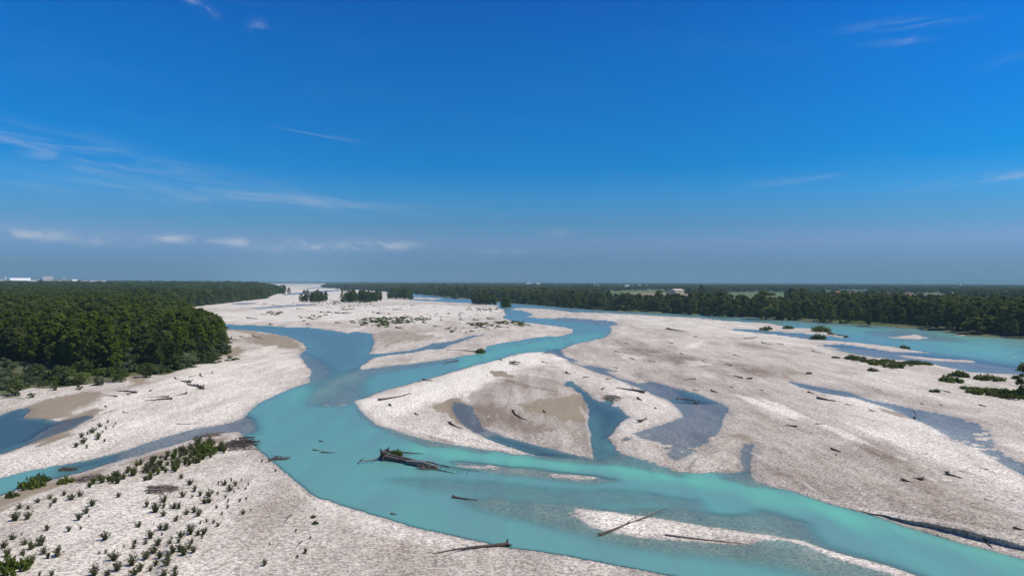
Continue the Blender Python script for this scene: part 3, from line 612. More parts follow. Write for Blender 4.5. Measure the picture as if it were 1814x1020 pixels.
def build_bank_face():
    """the undercut edge of the gravel terrace along the near right bank"""
    line = polyw([(1490,897.5),(1500,899.5),(1531,907),(1569,917),(1607,928),(1658,940),(1709,953),(1760,965.5),(1814,978),(1960,1018),(2100,1060)])
    seg = np.hypot(*np.diff(line, axis=0).T); cum = np.concatenate([[0], np.cumsum(seg)]); n = int(cum[-1] / .22)
    t = np.linspace(0, cum[-1], n); X = np.interp(t, cum, line[:, 0]); Y = np.interp(t, cum, line[:, 1])
    dx, dy = np.gradient(X), np.gradient(Y); L = np.hypot(dx, dy); nx, ny = -dy / L, dx / L        # towards the land
    sgn = np.sign(nx[0] * 1.0 + ny[0] * .6); nx, ny = nx * sgn, ny * sgn
    jag = (fbm(t / 1.3, t * 0 + 2.2, 4) - .5) * .55 + (fbm(t / .35, t * 0 + 7.7, 2) - .5) * .18
    hgt = .85 * smooth(t, 0, 14) * (.8 + .4 * fbm(t / 3, t * 0 + 1.1, 3))
    rows = []
    for off, zz in ((.34, 0.02), (.30, .35), (.14, .75), (-.02, .97), (.06, 1.04), (.55, 1.08), (1.6, 1.04), (2.8, .98), (3.8, .80)):
        o = off + jag * (1 if off < 1 else .4)
        rows.append(np.stack([X + nx * o, Y + ny * o, zz * hgt + (.02 if zz < .1 else .12 * (off < 2.9) * (off > .2) * (zz > .9))], -1))
    V = np.concatenate(rows); m = len(rows)
    Fc = [(r * n + i, r * n + i + 1, (r + 1) * n + i + 1, (r + 1) * n + i) for r in range(m - 1) for i in range(n - 1)]
    me = bpy.data.meshes.new('cut_bank'); me.from_pydata(V.tolist(), [], Fc); me.update()
    k = len(V); base = np.tile(np.array([0, .42, 0, 1.0]), (k, 1))
    at = me.attributes.new('layers', 'FLOAT_COLOR', 'POINT'); at.data.foreach_set('color', base.astype(np.float32).ravel())
    tag(mesh_obj('cut_bank', me, (M_GROUND,)), kind='structure')
build_bank_face()

# distant low hills on the horizon
def build_hills():
    bm_v = []; bm_f = []
    n = 160
    for i in range(n):
        a = math.radians(-45 + 95 * i / (n - 1))
        hgt = 60 + 120 * max(0, float(fbm(np.array([i * .06]), np.array([2.2]), 4)[0]) - .25) * 2 * (0.35 + 0.65 * smooth(np.array(math.degrees(a)), -8, 14))
        for rr, hh in ((29000, -2), (30500, float(hgt)), (33000, float(hgt) * .9), (35000, -2)):
            bm_v.append((rr * math.sin(a), rr * math.cos(a), hh))
    for i in range(n - 1):
        for k in range(3):
            a0 = i * 4 + k; bm_f.append((a0, a0 + 4, a0 + 5, a0 + 1))
    me = bpy.data.meshes.new('hills'); me.from_pydata(bm_v, [], bm_f); me.update()
    tag(mesh_obj('hills', me, (mat_plain('hill_woods', (0.06, 0.085, 0.045), 1, .4, .002),)), kind='structure')
build_hills()


# ------------------------------------------------------------------ plants: shared meshes
def tube(pts, rad, sides=6):
    pts = [Vector(p) for p in pts]; V = []; Fc = []
    for i, p in enumerate(pts):
        d = (pts[min(i + 1, len(pts) - 1)] - pts[max(i - 1, 0)]).normalized()
        a = d.orthogonal().normalized(); b = d.cross(a)
        for k in range(sides):
            t = 2 * math.pi * k / sides
            V.append(p + (a * math.cos(t) + b * math.sin(t)) * rad[i])
    n = len(pts)
    for i in range(n - 1):
        for k in range(sides):
            Fc.append((i * sides + k, i * sides + (k + 1) % sides, (i + 1) * sides + (k + 1) % sides, (i + 1) * sides + k))
    Fc.append(tuple(reversed(range(sides)))); Fc.append(tuple(range((n - 1) * sides, n * sides)))
    return V, Fc
class MB:
    def __init__(s): s.v = []; s.f = []; s.m = []
    def add(s, V, Fc, m=0):
        o = len(s.v); s.v += [tuple(x) for x in V]; s.f += [tuple(i + o for i in f) for f in Fc]; s.m += [m] * len(Fc)
    def tube(s, pts, rad, sides=6, m=0): s.add(*tube(pts, rad, sides), m)
    def box(s, x0, x1, y0, y1, z0, z1, m=0):
        V = [(x, y, z) for z in (z0, z1) for (x, y) in ((x0, y0), (x1, y0), (x1, y1), (x0, y1))]
        s.add(V, [(3, 2, 1, 0), (4, 5, 6, 7), (0, 1, 5, 4), (1, 2, 6, 5), (2, 3, 7, 6), (3, 0, 4, 7)], m)
    def cards(s, C, Nn, size, asp=1.0, m=0, rs=None):
        rs = rs or np.random.default_rng(1)
        n = len(C)
        r = rs.normal(size=(n, 3)); t = np.cross(Nn, r); t /= np.linalg.norm(t, axis=1)[:, None] + 1e-9
        b = np.cross(Nn, t)
        sz = (size * rs.uniform(.65, 1.3, n))[:, None]
        P = np.stack([C - t * sz, C - b * sz * asp * .6 + Nn * sz * .12, C + t * sz, C + b * sz * asp * .6 + Nn * sz * .12], 1).reshape(-1, 3)
        o = len(s.v); s.v += [tuple(p) for p in P]
        s.f += [(o + 4 * i, o + 4 * i + 1, o + 4 * i + 2, o + 4 * i + 3) for i in range(n)]; s.m += [m] * n
    def mesh(s, name):
        me = bpy.data.meshes.new(name); me.from_pydata(s.v, [], s.f); me.update()
        if any(s.m): me.polygons.foreach_set('material_index', s.m)
        return me

def crown(mb, rs, h0, h1, rad, nclump, per, card, top=1.0, m=0, spread=1.0):
    """leaf clumps through the volume of a crown, denser to the outside"""
    for i in range(nclump):
        u = rs.uniform(0.02, 1.0)
        prof = math.sin(math.pi * min(1, (u * .86 + .1))) ** .65
        if u > .75: prof *= (1 - (u - .75) / .25 * .45 * top)
        r = rad * prof * math.sqrt(rs.uniform(.12, 1.0)) * spread
        a = rs.uniform(0, 2 * math.pi)
        cc = np.array([math.cos(a) * r, math.sin(a) * r, h0 + (h1 - h0) * u])
        cr = rad * rs.uniform(.22, .42)
        d = rs.normal(size=(per, 3)); d /= np.linalg.norm(d, axis=1)[:, None]
        d[:, 2] = np.where(d[:, 2] < -.5, -d[:, 2], d[:, 2])
        C = cc + d * cr * rs.uniform(.55, 1.05, (per, 1)) * np.array([1, 1, .8])
        Nn = d + rs.normal(size=(per, 3)) * .45 + np.array([0, 0, .35]); Nn /= np.linalg.norm(Nn, axis=1)[:, None]
        mb.cards(C, Nn, card, 1.0, m, rs)
def trunk(mb, rs, h, r, lean=.3, limbs=5, h0=.3, m=0, sides=6, reach=.2):
    x, y = rs.uniform(-lean, lean, 2)
    pts = [(0, 0, -.4), (x * .2, y * .2, h * .3), (x * .7, y * .7, h * .62), (x, y, h * .95)]
    mb.tube(pts, [r * 1.25, r * .9, r * .55, r * .12], sides, m)
    for k in range(limbs):
        t = rs.uniform(h0, .8); a = rs.uniform(0, 6.28); L = h * reach * rs.uniform(.7, 1.3)
        p = np.array([x * t, y * t, h * t])
        q = p + np.array([math.cos(a) * L, math.sin(a) * L, L * .9]); mid = (p + q) / 2 + np.array([0, 0, -.08 * L])
        mb.tube([p, mid, q], [r * .38, r * .26, r * .06], 5, m)
PROTO = {}
def make_tree_kind(key, n, leaf, build):
    L = []
    for i in range(n):
        rs = np.random.default_rng(hash_(key) + i)
        ct, cc = MB(), MB(); build(rs, ct, cc)
        mt = ct.mesh(key + '_trunk'); mt.materials.append(M_BARK)
        mc = cc.mesh(key + '_crown'); mc.materials.append(leaf)
        both = MB(); both.v = list(ct.v); both.f = list(ct.f); both.m = [1] * len(ct.f); both.add(cc.v, cc.f, 0)
        mm = both.mesh(key + '_whole'); mm.materials.append(leaf); mm.materials.append(M_BARK)
        L.append((mt, mc, mm))
    PROTO[key] = L
def hash_(k): return sum(ord(c) * (i + 3) for i, c in enumerate(k))
make_tree_kind('poplar', 5, M_POPLAR, lambda rs, t, c: (trunk(t, rs, 13, .17, .5, 6), crown(c, rs, 1.6, 14.2, rs.uniform(2.2, 2.8), 42, 34, .46)))
make_tree_kind('willow', 5, M_WILLOW, lambda rs, t, c: (trunk(t, rs, 11.5, .26, .9, 7, .2), crown(c, rs, 1.2, 13.0, rs.uniform(3.6, 4.4), 46, 36, .56, .6)))
make_tree_kind('bank_tree', 5, M_BANK, lambda rs, t, c: (trunk(t, rs, 14.0, .28, 1.0, 8, .25), crown(c, rs, 3.0, 16.0, rs.uniform(3.6, 4.6), 48, 36, .58, .7)))
make_tree_kind('bush', 4, M_SILVER, lambda rs, t, c: (trunk(t, rs, 2.6, .07, .3, 6, .1, reach=.35), crown(c, rs, .25, 3.2, rs.uniform(1.6, 2.0), 26, 26, .24, .3)))
make_tree_kind('green_bush', 4, M_WILLOW, lambda rs, t, c: (trunk(t, rs, 2.6, .07, .3, 6, .1, reach=.35), crown(c, rs, .25, 3.2, rs.uniform(1.6, 2.0), 26, 26, .24, .3)))
make_tree_kind('bright_bush', 3, M_LIME, lambda rs, t, c: (trunk(t, rs, 2.6, .07, .3, 6, .1, reach=.35), crown(c, rs, .25, 3.2, rs.uniform(1.5, 1.9), 26, 26, .22, .3)))

def mound(rs, t, c, rad=1.9, hgt=1.5, n=34, card=.2):
    trunk(t, rs, hgt * .8, .06, .5, 8, .05, reach=.5)
    for i in range(n):
        a = rs.uniform(0, 6.28); q = math.sqrt(rs.uniform(0, 1)); r = rad * q
        hh = hgt * (1 - .55 * q * q) * rs.uniform(.55, 1.1); cr = rs.uniform(.28, .5) * rad * .5
        per = 26
        d = rs.normal(size=(per, 3)); d /= np.linalg.norm(d, axis=1)[:, None]; d[:, 2] = np.abs(d[:, 2])
        C = np.array([math.cos(a) * r, math.sin(a) * r, 0]) + d * np.array([cr, cr, hh]) * rs.uniform(.6, 1.05, (per, 1))
        Nn = d + rs.normal(size=(per, 3)) * .5 + np.array([0, 0, .3]); Nn /= np.linalg.norm(Nn, axis=1)[:, None]
        c.cards(C, Nn, card, 1.0, 0, rs)
make_tree_kind('mound', 4, M_WILLOW, mound)
make_tree_kind('grey_mound', 3, M_SILVER, mound)
make_tree_kind('bright_mound', 3, M_LIME, mound)

def shrub_build(rs, st, lf, n=15, spread=.55):
    for k in range(n):
        a = rs.uniform(0, 6.28); s = rs.uniform(.05, spread); h = rs.uniform(.6, 1.08) * (1 - .35 * s)
        p0 = np.array([math.cos(a) * .06, math.sin(a) * .06, -.05]); p2 = np.array([math.cos(a) * s, math.sin(a) * s, h])
        p1 = p0 * .45 + p2 * .55 + np.array([-math.cos(a) * s * .12, -math.sin(a) * s * .12, .04])
        st.tube([p0, p1, p2], [.016, .011, .003], 3)
        m = 15
        t = rs.uniform(.12, 1.0, m)[:, None]
        C = (1 - t) ** 2 * p0 + 2 * t * (1 - t) * p1 + t * t * p2 + rs.normal(size=(m, 3)) * .045
        Nn = rs.normal(size=(m, 3)) * .7 + np.array([0, 0, .4]); Nn /= np.linalg.norm(Nn, axis=1)[:, None]
        lf.cards(C, Nn, .085, .75, 0, rs)
make_tree_kind('shrub', 5, M_SHRUB, lambda rs, t, c: shrub_build(rs, t, c, 26, rs.uniform(.55, .80)))
make_tree_kind('thin_shrub', 3, M_SHRUB, lambda rs, t, c: shrub_build(rs, t, c, 14, rs.uniform(.4, .65)))
make_tree_kind('lush_shrub', 3, M_LIME, lambda rs, t, c: shrub_build(rs, t, c, 30, .62))
def bare(rs, t, c):
    trunk(t, rs, 12, .15, .6, 14, .25, reach=.28); crown(c, rs, 4, 12, 2.0, 5, 12, .3)
make_tree_kind('bare_tree', 2, M_SILVER, bare)
for mt, mc, mm in PROTO['bare_tree']: mt.materials[0] = M_DEAD; mm.materials[1] = M_DEAD

def plant(name, key, X, Y, Z, sxy, sz, label, cat, group, var=None, parts=True):
    L = PROTO[key]; mt, mc, mm = L[random.randrange(len(L)) if var is None else var]
    if not parts:
        o = bpy.data.objects.new(name, mm); COL.objects.link(o)
        o.location = (X, Y, Z); o.rotation_euler = (0, 0, random.uniform(0, 6.28)); o.scale = (sxy, sxy, sz)
        return tag(o, label, cat, group)
    e = empty(name, (X, Y, Z), random.uniform(0, 6.28)); e.scale = (sxy, sxy, sz)
    tag(e, label, cat, group)
    pn = ('trunk', 'crown') if cat in ('tree',) else ('stems', 'foliage')
    for nm, me in zip(pn, (mt, mc)):
        c = bpy.data.objects.new(nm, me); COL.objects.link(c); c.parent = e
    return e

def scatter_stuff(name, keys, X, Y, Z, sxy, sz):
    """a mass of plants past the counted ones: instances on points, one object"""
    coll = bpy.data.collections.new(name + '_sources')
    src = []
    for k in keys:
        for _, _, mm in PROTO[k]:
            o = bpy.data.objects.new('%s_source_%03d' % (name, len(src)), mm); coll.objects.link(o); src.append(o)
    n = len(X)
    me = bpy.data.meshes.new(name); me.vertices.add(n)
    me.vertices.foreach_set('co', np.stack([X, Y, Z], -1).astype(np.float32).ravel())
    def at(nm, ty, v, f):
        a = me.attributes.new(nm, ty, 'POINT'); a.data.foreach_set(f, v)
    at('pick', 'INT', rng.integers(0, len(src), n).astype(np.int32), 'value')
    at('turn', 'FLOAT_VECTOR', np.stack([np.zeros(n), np.zeros(n), rng.uniform(0, 6.28, n)], -1).astype(np.float32).ravel(), 'vector')
    at('size', 'FLOAT_VECTOR', np.stack([sxy, sxy, sz], -1).astype(np.float32).ravel(), 'vector')
    o = mesh_obj(name, me)
    ng = bpy.data.node_groups.new(name, 'GeometryNodeTree')
    ng.interface.new_socket('Geometry', in_out='INPUT', socket_type='NodeSocketGeometry')
    ng.interface.new_socket('Geometry', in_out='OUTPUT', socket_type='NodeSocketGeometry')
    N, L = ng.nodes, ng.links
    gi, go = N.new('NodeGroupInput'), N.new('NodeGroupOutput')
    ci = N.new('GeometryNodeCollectionInfo'); ci.inputs['Collection'].default_value = coll
    ci.inputs['Separate Children'].default_value = True; ci.inputs['Reset Children'].default_value = True
    ip = N.new('GeometryNodeInstanceOnPoints'); ip.inputs['Pick Instance'].default_value = True
    def na(nm, ty):
        a = N.new('GeometryNodeInputNamedAttribute'); a.data_type = ty; a.inputs['Name'].default_value = nm
        return [q for q in a.outputs if q.enabled and q.name == 'Attribute'][0]
    L.new(gi.outputs[0], ip.inputs['Points']); L.new(ci.outputs[0], ip.inputs['Instance'])
    L.new(na('pick', 'INT'), ip.inputs['Instance Index']); L.new(na('size', 'FLOAT_VECTOR'), ip.inputs['Scale'])
    e2r = N.new('FunctionNodeEulerToRotation'); L.new(na('turn', 'FLOAT_VECTOR'), e2r.inputs[0]); L.new(e2r.outputs[0], ip.inputs['Rotation'])
    L.new(ip.outputs[0], go.inputs[0])
    md = o.modifiers.new('scatter', 'NODES'); md.node_group = ng
    return tag(o, kind='stuff')

def scatter_polar(rmin, rmax, amin, amax, spacing):
    xs, ys, ss = [], [], []
    r = rmin
    while r < rmax:
        s = spacing(r); n = max(1, int((amax - amin) * r / s))
        a = amin + (np.arange(n) + rng.uniform(0, 1, n)) * (amax - amin) / n
        rr = r + rng.uniform(-.5, .5, n) * s
        xs.append(rr * np.sin(a)); ys.append(rr * np.cos(a)); ss.append(np.full(n, s)); r += s * .92
    return np.concatenate(xs), np.concatenate(ys), np.concatenate(ss)
def inside(poly, X, Y):
    ins = np.zeros(X.shape, bool); n = len(poly)
    for i in range(n):
        ax, ay = poly[i]; bx, by = poly[(i + 1) % n]
        if ay == by: continue
        ins ^= ((ay > Y) != (by > Y)) & (X < ax + (bx - ax) * (Y - ay) / (by - ay))
    return ins
def in_frame(X, Y, pad=25):
    px_ = 907 + F * X / np.maximum(Y, 1); return (px_ > -pad) & (px_ < 1814 + pad) & (Y > 20)

# ------------------------------------------------------------------ woods
LEFT_WOOD = [(-400,672),(-150,655),(0,645),(40,650),(62,656),(100,662),(150,668),(200,671),(228,664),(231,640),(246,634),(262,664),(300,661),(360,640),(392,628),(397,618),(384,598),(333,574),(316,557),(326,546),(352,542.7),(410,536),(470,529.3),(487,522.8),(497,517.8),(468,513),(385,507),(360,504.5),(200,503),(0,502.2),(-400,500.5)]
RIGHT_WOOD = [(640,510.5),(720,509),(850,514),(950,523),(1060,541),(1140,546),(1250,550.5),(1330,553.5),(1392,555),(1410,551),(1440,548),(1500,549),(1560,551),(1620,553),(1700,553),(1814,551),(2050,552),(2200,612),(2000,614),(1870,603),(1800,599),(1742,595),(1700,590),(1640,582.5),(1560,572),(1440,566.5),(1400,565.5),(1300,560),(1200,555),(1130,552),(1070,549.5),(1010,544.5),(960,540.6),(907,536.6),(838,529.6),(780,524),(725,518.6),(690,517),(640,513)]
LW, RW = polyw(LEFT_WOOD), polyw(RIGHT_WOOD)
# tree clusters on the gravel: (x, base y, half width, depth m, count, height scale)
CLUSTERS = [('front', 547, 536.5, 20, 55, 40, 1.0), ('front', 626, 537, 28, 60, 56, 1.05), ('front', 657, 536, 9, 45, 18, 1.0), ('front', 703, 530.5, 20, 80, 40, 1.1), ('front', 857, 540.5, 23, 36, 48, 1.0), ('front', 896, 544.5, 10, 24, 18, .82),
            ('front', 486, 521, 18, 110, 16, 1.25), ('front', 602, 517.5, 6, 80, 6, .9), ('front', 620, 512.5, 45, 200, 26, 1.0)]
def build_woods():
    sp_ = lambda r: max(4.3, .0075 * r)
    # ---- left wood
    X, Y, s = scatter_polar(150, 6500, -.80, -.20, sp_)
    k = inside(LW, X, Y); X, Y, s = X[k], Y[k], s[k]
    Z = terrain(X, Y)['z']
    hs = rng.uniform(.62, 1.16, len(X)) * (.80 + .45 * fbm(X / 40, Y / 60)); d = np.hypot(X, Y); hs *= 1 + .30 * smooth(d, 1500, 2400) * (X < -250)
    edge = sdf(LW, X, Y); hs *= .75 + .25 * smooth(edge, 0, 12)
    wd = np.maximum(1, s / 4.3 * .8)
    vis = in_frame(X, Y); order = np.argsort(np.where(vis, d, 1e9))
    ind = order[:290]; rest = np.setdiff1d(np.arange(len(X)), ind)
    for i in ind:
        will = rng.random() < .25
        px_ = 907 + F * X[i] / Y[i]
        zone = 'behind the left meadow' if px_ < 70 else 'above the meadow bushes' if px_ < 150 else 'left of the sandy path' if px_ < 235 else 'right of the sandy path' if px_ < 310 else 'at its pointed right tip'
        if edge[i] < 7: lab, grp = 'dark poplar on the edge of the left wood, ' + zone, 'edge trees of the left wood ' + zone
        else: lab, grp = 'poplar crown inside the left wood, ' + zone, 'inner trees of the left wood ' + zone
        plant('poplar_tree', 'willow' if will else 'poplar', X[i], Y[i], Z[i], hs[i] * rng.uniform(.9, 1.15), hs[i], lab, 'tree', grp)
    scatter_stuff('left_wood', ['poplar', 'poplar', 'willow'], X[rest], Y[rest], Z[rest], wd[rest] * hs[rest] * 1.05, hs[rest] * np.where(d[rest] > 2500, 1.15, 1.0))
    # ---- right wood
    X, Y, s = scatter_polar(250, 5200, -.30, .85, lambda r: max(5.6, .0085 * r))
    k = inside(RW, X, Y); X, Y, s = X[k], Y[k], s[k]
    Z = terrain(X, Y)['z']; d = np.hypot(X, Y)
    hs = rng.uniform(.5, 1.12, len(X)) * (.55 + .75 * fbm(X / 28, Y / 60)); edge = sdf(RW, X, Y)
    k = ~((edge < 25) & (rng.random(len(X)) < .28)); X, Y, s, Z, d, hs, edge = X[k], Y[k], s[k], Z[k], d[k], hs[k], edge[k]
    low = (edge < 9) & (rng.random(len(X)) < .5); hs = np.where(low, hs * rng.uniform(.4, .65, len(X)), hs)
    wd = np.maximum(1, s / 5.6 * .85)
    vis = in_frame(X, Y); order = np.argsort(np.where(vis, d - 60 * (edge < 12), 1e9))
    ind = order[:285]; rest = np.setdiff1d(np.arange(len(X)), ind)
    for i in ind:
        px_ = 907 + F * X[i] / Y[i]
        zone = 'left of the farm fields' if px_ < 1060 else 'in front of the pale fields' if px_ < 1260 else 'around the giant broad tree' if px_ < 1430 else 'behind the grassy shore' if px_ < 1600 else 'opposite the small gravel islet' if px_ < 1700 else 'near its right end'
        if low[i]: lab, grp = 'low bushy willow on the waterline of the right bank, ' + zone, 'low willows of the right bank ' + zone
        elif edge[i] < 14: lab, grp = 'tall dark tree on the right bank, ' + zone, 'front trees of the right bank ' + zone
        else: lab, grp = 'tree crown inside the right bank wood, ' + zone, 'inner trees of the right bank ' + zone
        plant('bank_tree', 'bank_tree' if not low[i] else 'willow', X[i], Y[i], Z[i], hs[i] * rng.uniform(.95, 1.2), hs[i], lab, 'tree', grp)
    scatter_stuff('right_wood', ['bank_tree', 'willow'], X[rest], Y[rest], Z[rest], wd[rest] * hs[rest] * 1.05, hs[rest])
    # ---- named tall trees on the right bank: photo x, base y, top y, width px, label
    for (x, yb, yt, w, lab) in [(1357, 566, 514, 42, 'giant dark broad tree rising above the right bank, a ploughed field behind it'),
                                (1275, 560, 517, 27, 'tall oval tree standing alone before the green field on the right bank'),
                                (1300, 562, 530, 26, 'rounded tree right of the tall oval tree on the right bank'),
                                (1168, 552, 517, 22, 'tree with high dark crown above the pale field track, middle of the right bank'),
                                (1106, 548, 519, 26, 'broad tree at the left end of the fields behind the right bank'),
                                (1200, 555, 522, 24, 'upright tree just right of the pale field track on the right bank'),
                                (1403, 541, 509, 20, 'left of two merged dark trees standing in the field beyond the river'),
                                (1421, 541, 510, 22, 'right of two merged dark trees standing in the field beyond the river'),
                                (1242, 527, 504.5, 12, 'slim tree alone at the end of a hedge among the far fields'),
                                (1181, 518, 506, 10, 'small round tree alone on the far green field'),
                                (1770, 588, 560, 40, 'pale rounded willow at the water edge, right end of the far bank'),
                                (1730, 592, 564, 50, 'broad bush-like willow hanging over the gravel shore on the right bank')]:
        yh = 496 + 6 * x / 1814; X0, Y0, Z0 = ground_at(x, yb); dd = Y0[0]
        hh = (yb - yt) / F * dd; ww = w / F * dd
        plant('tall_tree', 'bank_tree', X0[0], Y0[0], Z0[0], ww / 8.6, hh / 16.6, lab, 'tree', None)
    # ---- clusters of poplars on the gravel
    names = {626: 'the long clump in the middle of the gravel plain', 547: 'the leftmost dark clump beyond the gravel plain', 628: 'the long clump in the middle of the gravel plain', 657: 'the small clump right of the long gravel clump',
             703: 'the clump where the gravel meets the far river', 857: 'the square clump beside the channel bend', 896: 'the small yellowish clump beside the channel bend',
             486: 'the far left clump at the end of the left wood', 602: 'the tiny far clump on the gravel', 620: 'the low far strip on the gravel'}
    for (_, x, yb, hw, dep, n, sc) in CLUSTERS:
        X0, Y0 = pix(x, yb); hwm = hw / F * Y0
        for i in range(n):
            X = X0 + hwm * rng.uniform(-.92, .92); Y = Y0 + dep * rng.random() ** 1.5 + 1
            h = sc * rng.uniform(.72, 1.08) * (1.05 - .3 * abs((X - X0) / hwm) ** 3) * (.6 if Y < Y0 + dep * .1 and rng.random() < .6 else 1)
            wd = 1.15 * max(1, Y0 / 900)
            plant('gravel_poplar', 'poplar', X, Y, float(terrain(np.array([X]), np.array([Y]))['z'][0]), h * wd, h * 1.08,
                  'young poplar in ' + names[x], 'tree', 'poplars of ' + names[x])
    # ---- bare grey trees in the left wood
    for (x, y, h) in [(278, 548, 16), (286, 550, 17), (292, 549, 15), (146, 552, 13), (52, 548, 12), (210, 551, 13)]:
        X0, Y0, Z0 = ground_at(x, y)
        plant('bare_tree', 'bare_tree', X0[0], Y0[0], Z0[0] + 1.0, 1.5, 1.35, 'leafless grey tree sticking out of the left wood', 'tree', 'bare trees in the left wood')
    # ---- hedges, groves and trees of the far plain
    X, Y, s = scatter_polar(560, 15000, -.85, .85, lambda r: max(9, .0085 * r))
    T = terrain(X, Y); d = np.hypot(X, Y)
    k = (T['g'] < -8) & ~inside(LW, X, Y) & ~inside(RW, X, Y)
    ang = X / Y
    n1 = np.abs(fbm(X / 420 + 40, Y / 900 + 3, 2) - .5); n2 = fbm(X / 160 + 7, Y / 500, 3)
    k &= ((n1 < .020 + d * 6e-6) & (rng.random(len(X)) < .8)) | (n2 > .66 - d * 1.4e-5) | ((X < 100) & (rng.random(len(X)) < .75) & (n2 > .42)) | ((d > 2200) & (rng.random(len(X)) < .35))
    # keep the photographed fields open
    for fld in FIELDS_OPEN: k &= ~inside(polyw(fld), X, Y)
    X, Y, s, d = X[k], Y[k], s[k], d[k]
    sc = rng.uniform(.45, 1.0, len(X))
    scatter_stuff('distant_woods', ['bank_tree', 'willow', 'poplar'], X, Y, T['z'][k], sc * np.maximum(.9, s / 9), sc)
FIELDS_OPEN = [[(1060,535),(1100,516),(1180,513.5),(1240,527),(1330,549),(1250,547),(1150,542)], [(1285,519),(1390,518),(1395,541),(1390,551),(1290,549)], [(1545,529),(1640,520),(1700,527),(1690,534),(1600,534)], [(1430,516),(1540,513),(1550,523),(1440,524)]]
build_woods()

# ------------------------------------------------------------------ bushes and meadow plants at the left wood's edge
def bushes():
    L = [  # x, base y, width px, kind, label
     (176, 682, 25, 'bush', 'pale silvery round willow bush at the gravel edge below the left wood'),
     (212, 676, 30, 'green_bush', 'dark green bush at the gravel edge, left of the sandy path'),
     (260, 668, 34, 'green_bush', 'olive bush right of the sandy path at the wood edge'),
     (281, 662, 22, 'bush', 'grey green bush at the foot of the wood, right of the olive bush'),
     (121, 660, 20, 'bush', 'light green upright willow standing before the dark trees'),
     (152, 660, 22, 'bush', 'bluish pale willow leaning against the dark left wood'),
     (196, 668, 22, 'bright_bush', 'bright green bush below the dark trees left of the path'),
     (135, 681, 42, 'green_bush', 'long low olive bush mass on the meadow edge'),
     (104, 675, 36, 'green_bush', 'olive willow bush above the grassy hollow'),
     (70, 668, 30, 'green_bush', 'dark olive bush at the back of the left meadow'),
     (28, 700, 30, 'green_bush', 'dull green bush on the bank above the pond'),
     (10, 690, 30, 'bush', 'greyish bush at the left picture edge above the pond'),
     (56, 704, 12, 'green_bush', 'small dark bush at the end of the grassy hollow'),
     (97, 691, 16, 'green_bush', 'small reddish olive bush on the sand behind the meadow'),
     (141, 690, 12, 'green_bush', 'dark compact bush standing alone on white gravel below the wood'),
     (325, 651, 34, 'bush', 'grey green bush row under the right end of the left wood'),
     (355, 643, 22, 'bush', 'pale bush under the last dark trees of the wood'),
     (372, 640, 12, 'bright_bush', 'small yellow bush at the tip of the left wood'),
     (15, 655, 34, 'bush', 'pale feathery willow at the left edge in front of the wood'),
     (52, 660, 26, 'bush', 'silver willow on the left meadow in front of the wood')]
    for (x, y, w, k, lab) in L:
        X, Y, Z = ground_at(x, y); sc = w / F * Y[0] / 3.9
        plant('willow_bush', k, X[0], Y[0], Z[0], sc, sc * .85, lab, 'bush', None)
    mead = polyw([(-80,652),(60,660),(120,668),(165,680),(120,686),(60,690),(0,693),(-80,700)])
    X, Y, s = scatter_polar(150, 260, -.80, -.45, lambda r: 2.6)
    k = inside(mead, X, Y) & (rng.random(len(X)) < .75); X, Y = X[k], Y[k]
    sc = rng.uniform(.25, .75, len(X))
    scatter_stuff('meadow_scrub', ['mound', 'bright_mound', 'bright_mound', 'grey_mound', 'bush'], X, Y, terrain(X, Y)['z'], sc * 1.3, sc * 1.1)
    # fringe of low growth at the foot of both woods
    xs, ys = [], []
    for poly, a, b_ in ((LW, 6, 22), (RW, 24, 40)):
        for i in range(a, b_):
            if i + 1 >= len(poly): break
            p, q = poly[i], poly[i + 1]; n = int(min(160, np.hypot(*(q - p)) / 1.6))
            t = rng.random(n)[:, None]; P = p * (1 - t) + q * t + rng.normal(size=(n, 2)) * 1.6
            xs.append(P[:, 0]); ys.append(P[:, 1])
    X, Y = np.concatenate(xs), np.concatenate(ys); T = terrain(X, Y); k = T['w'] < -0.5; X, Y = X[k], Y[k]
    sc = rng.uniform(.4, 1.1, len(X))
    scatter_stuff('bank_undergrowth', ['mound', 'green_bush', 'mound', 'bush', 'bright_mound'], X, Y, T['z'][k], sc * 1.6, sc * 1.5)
bushes()

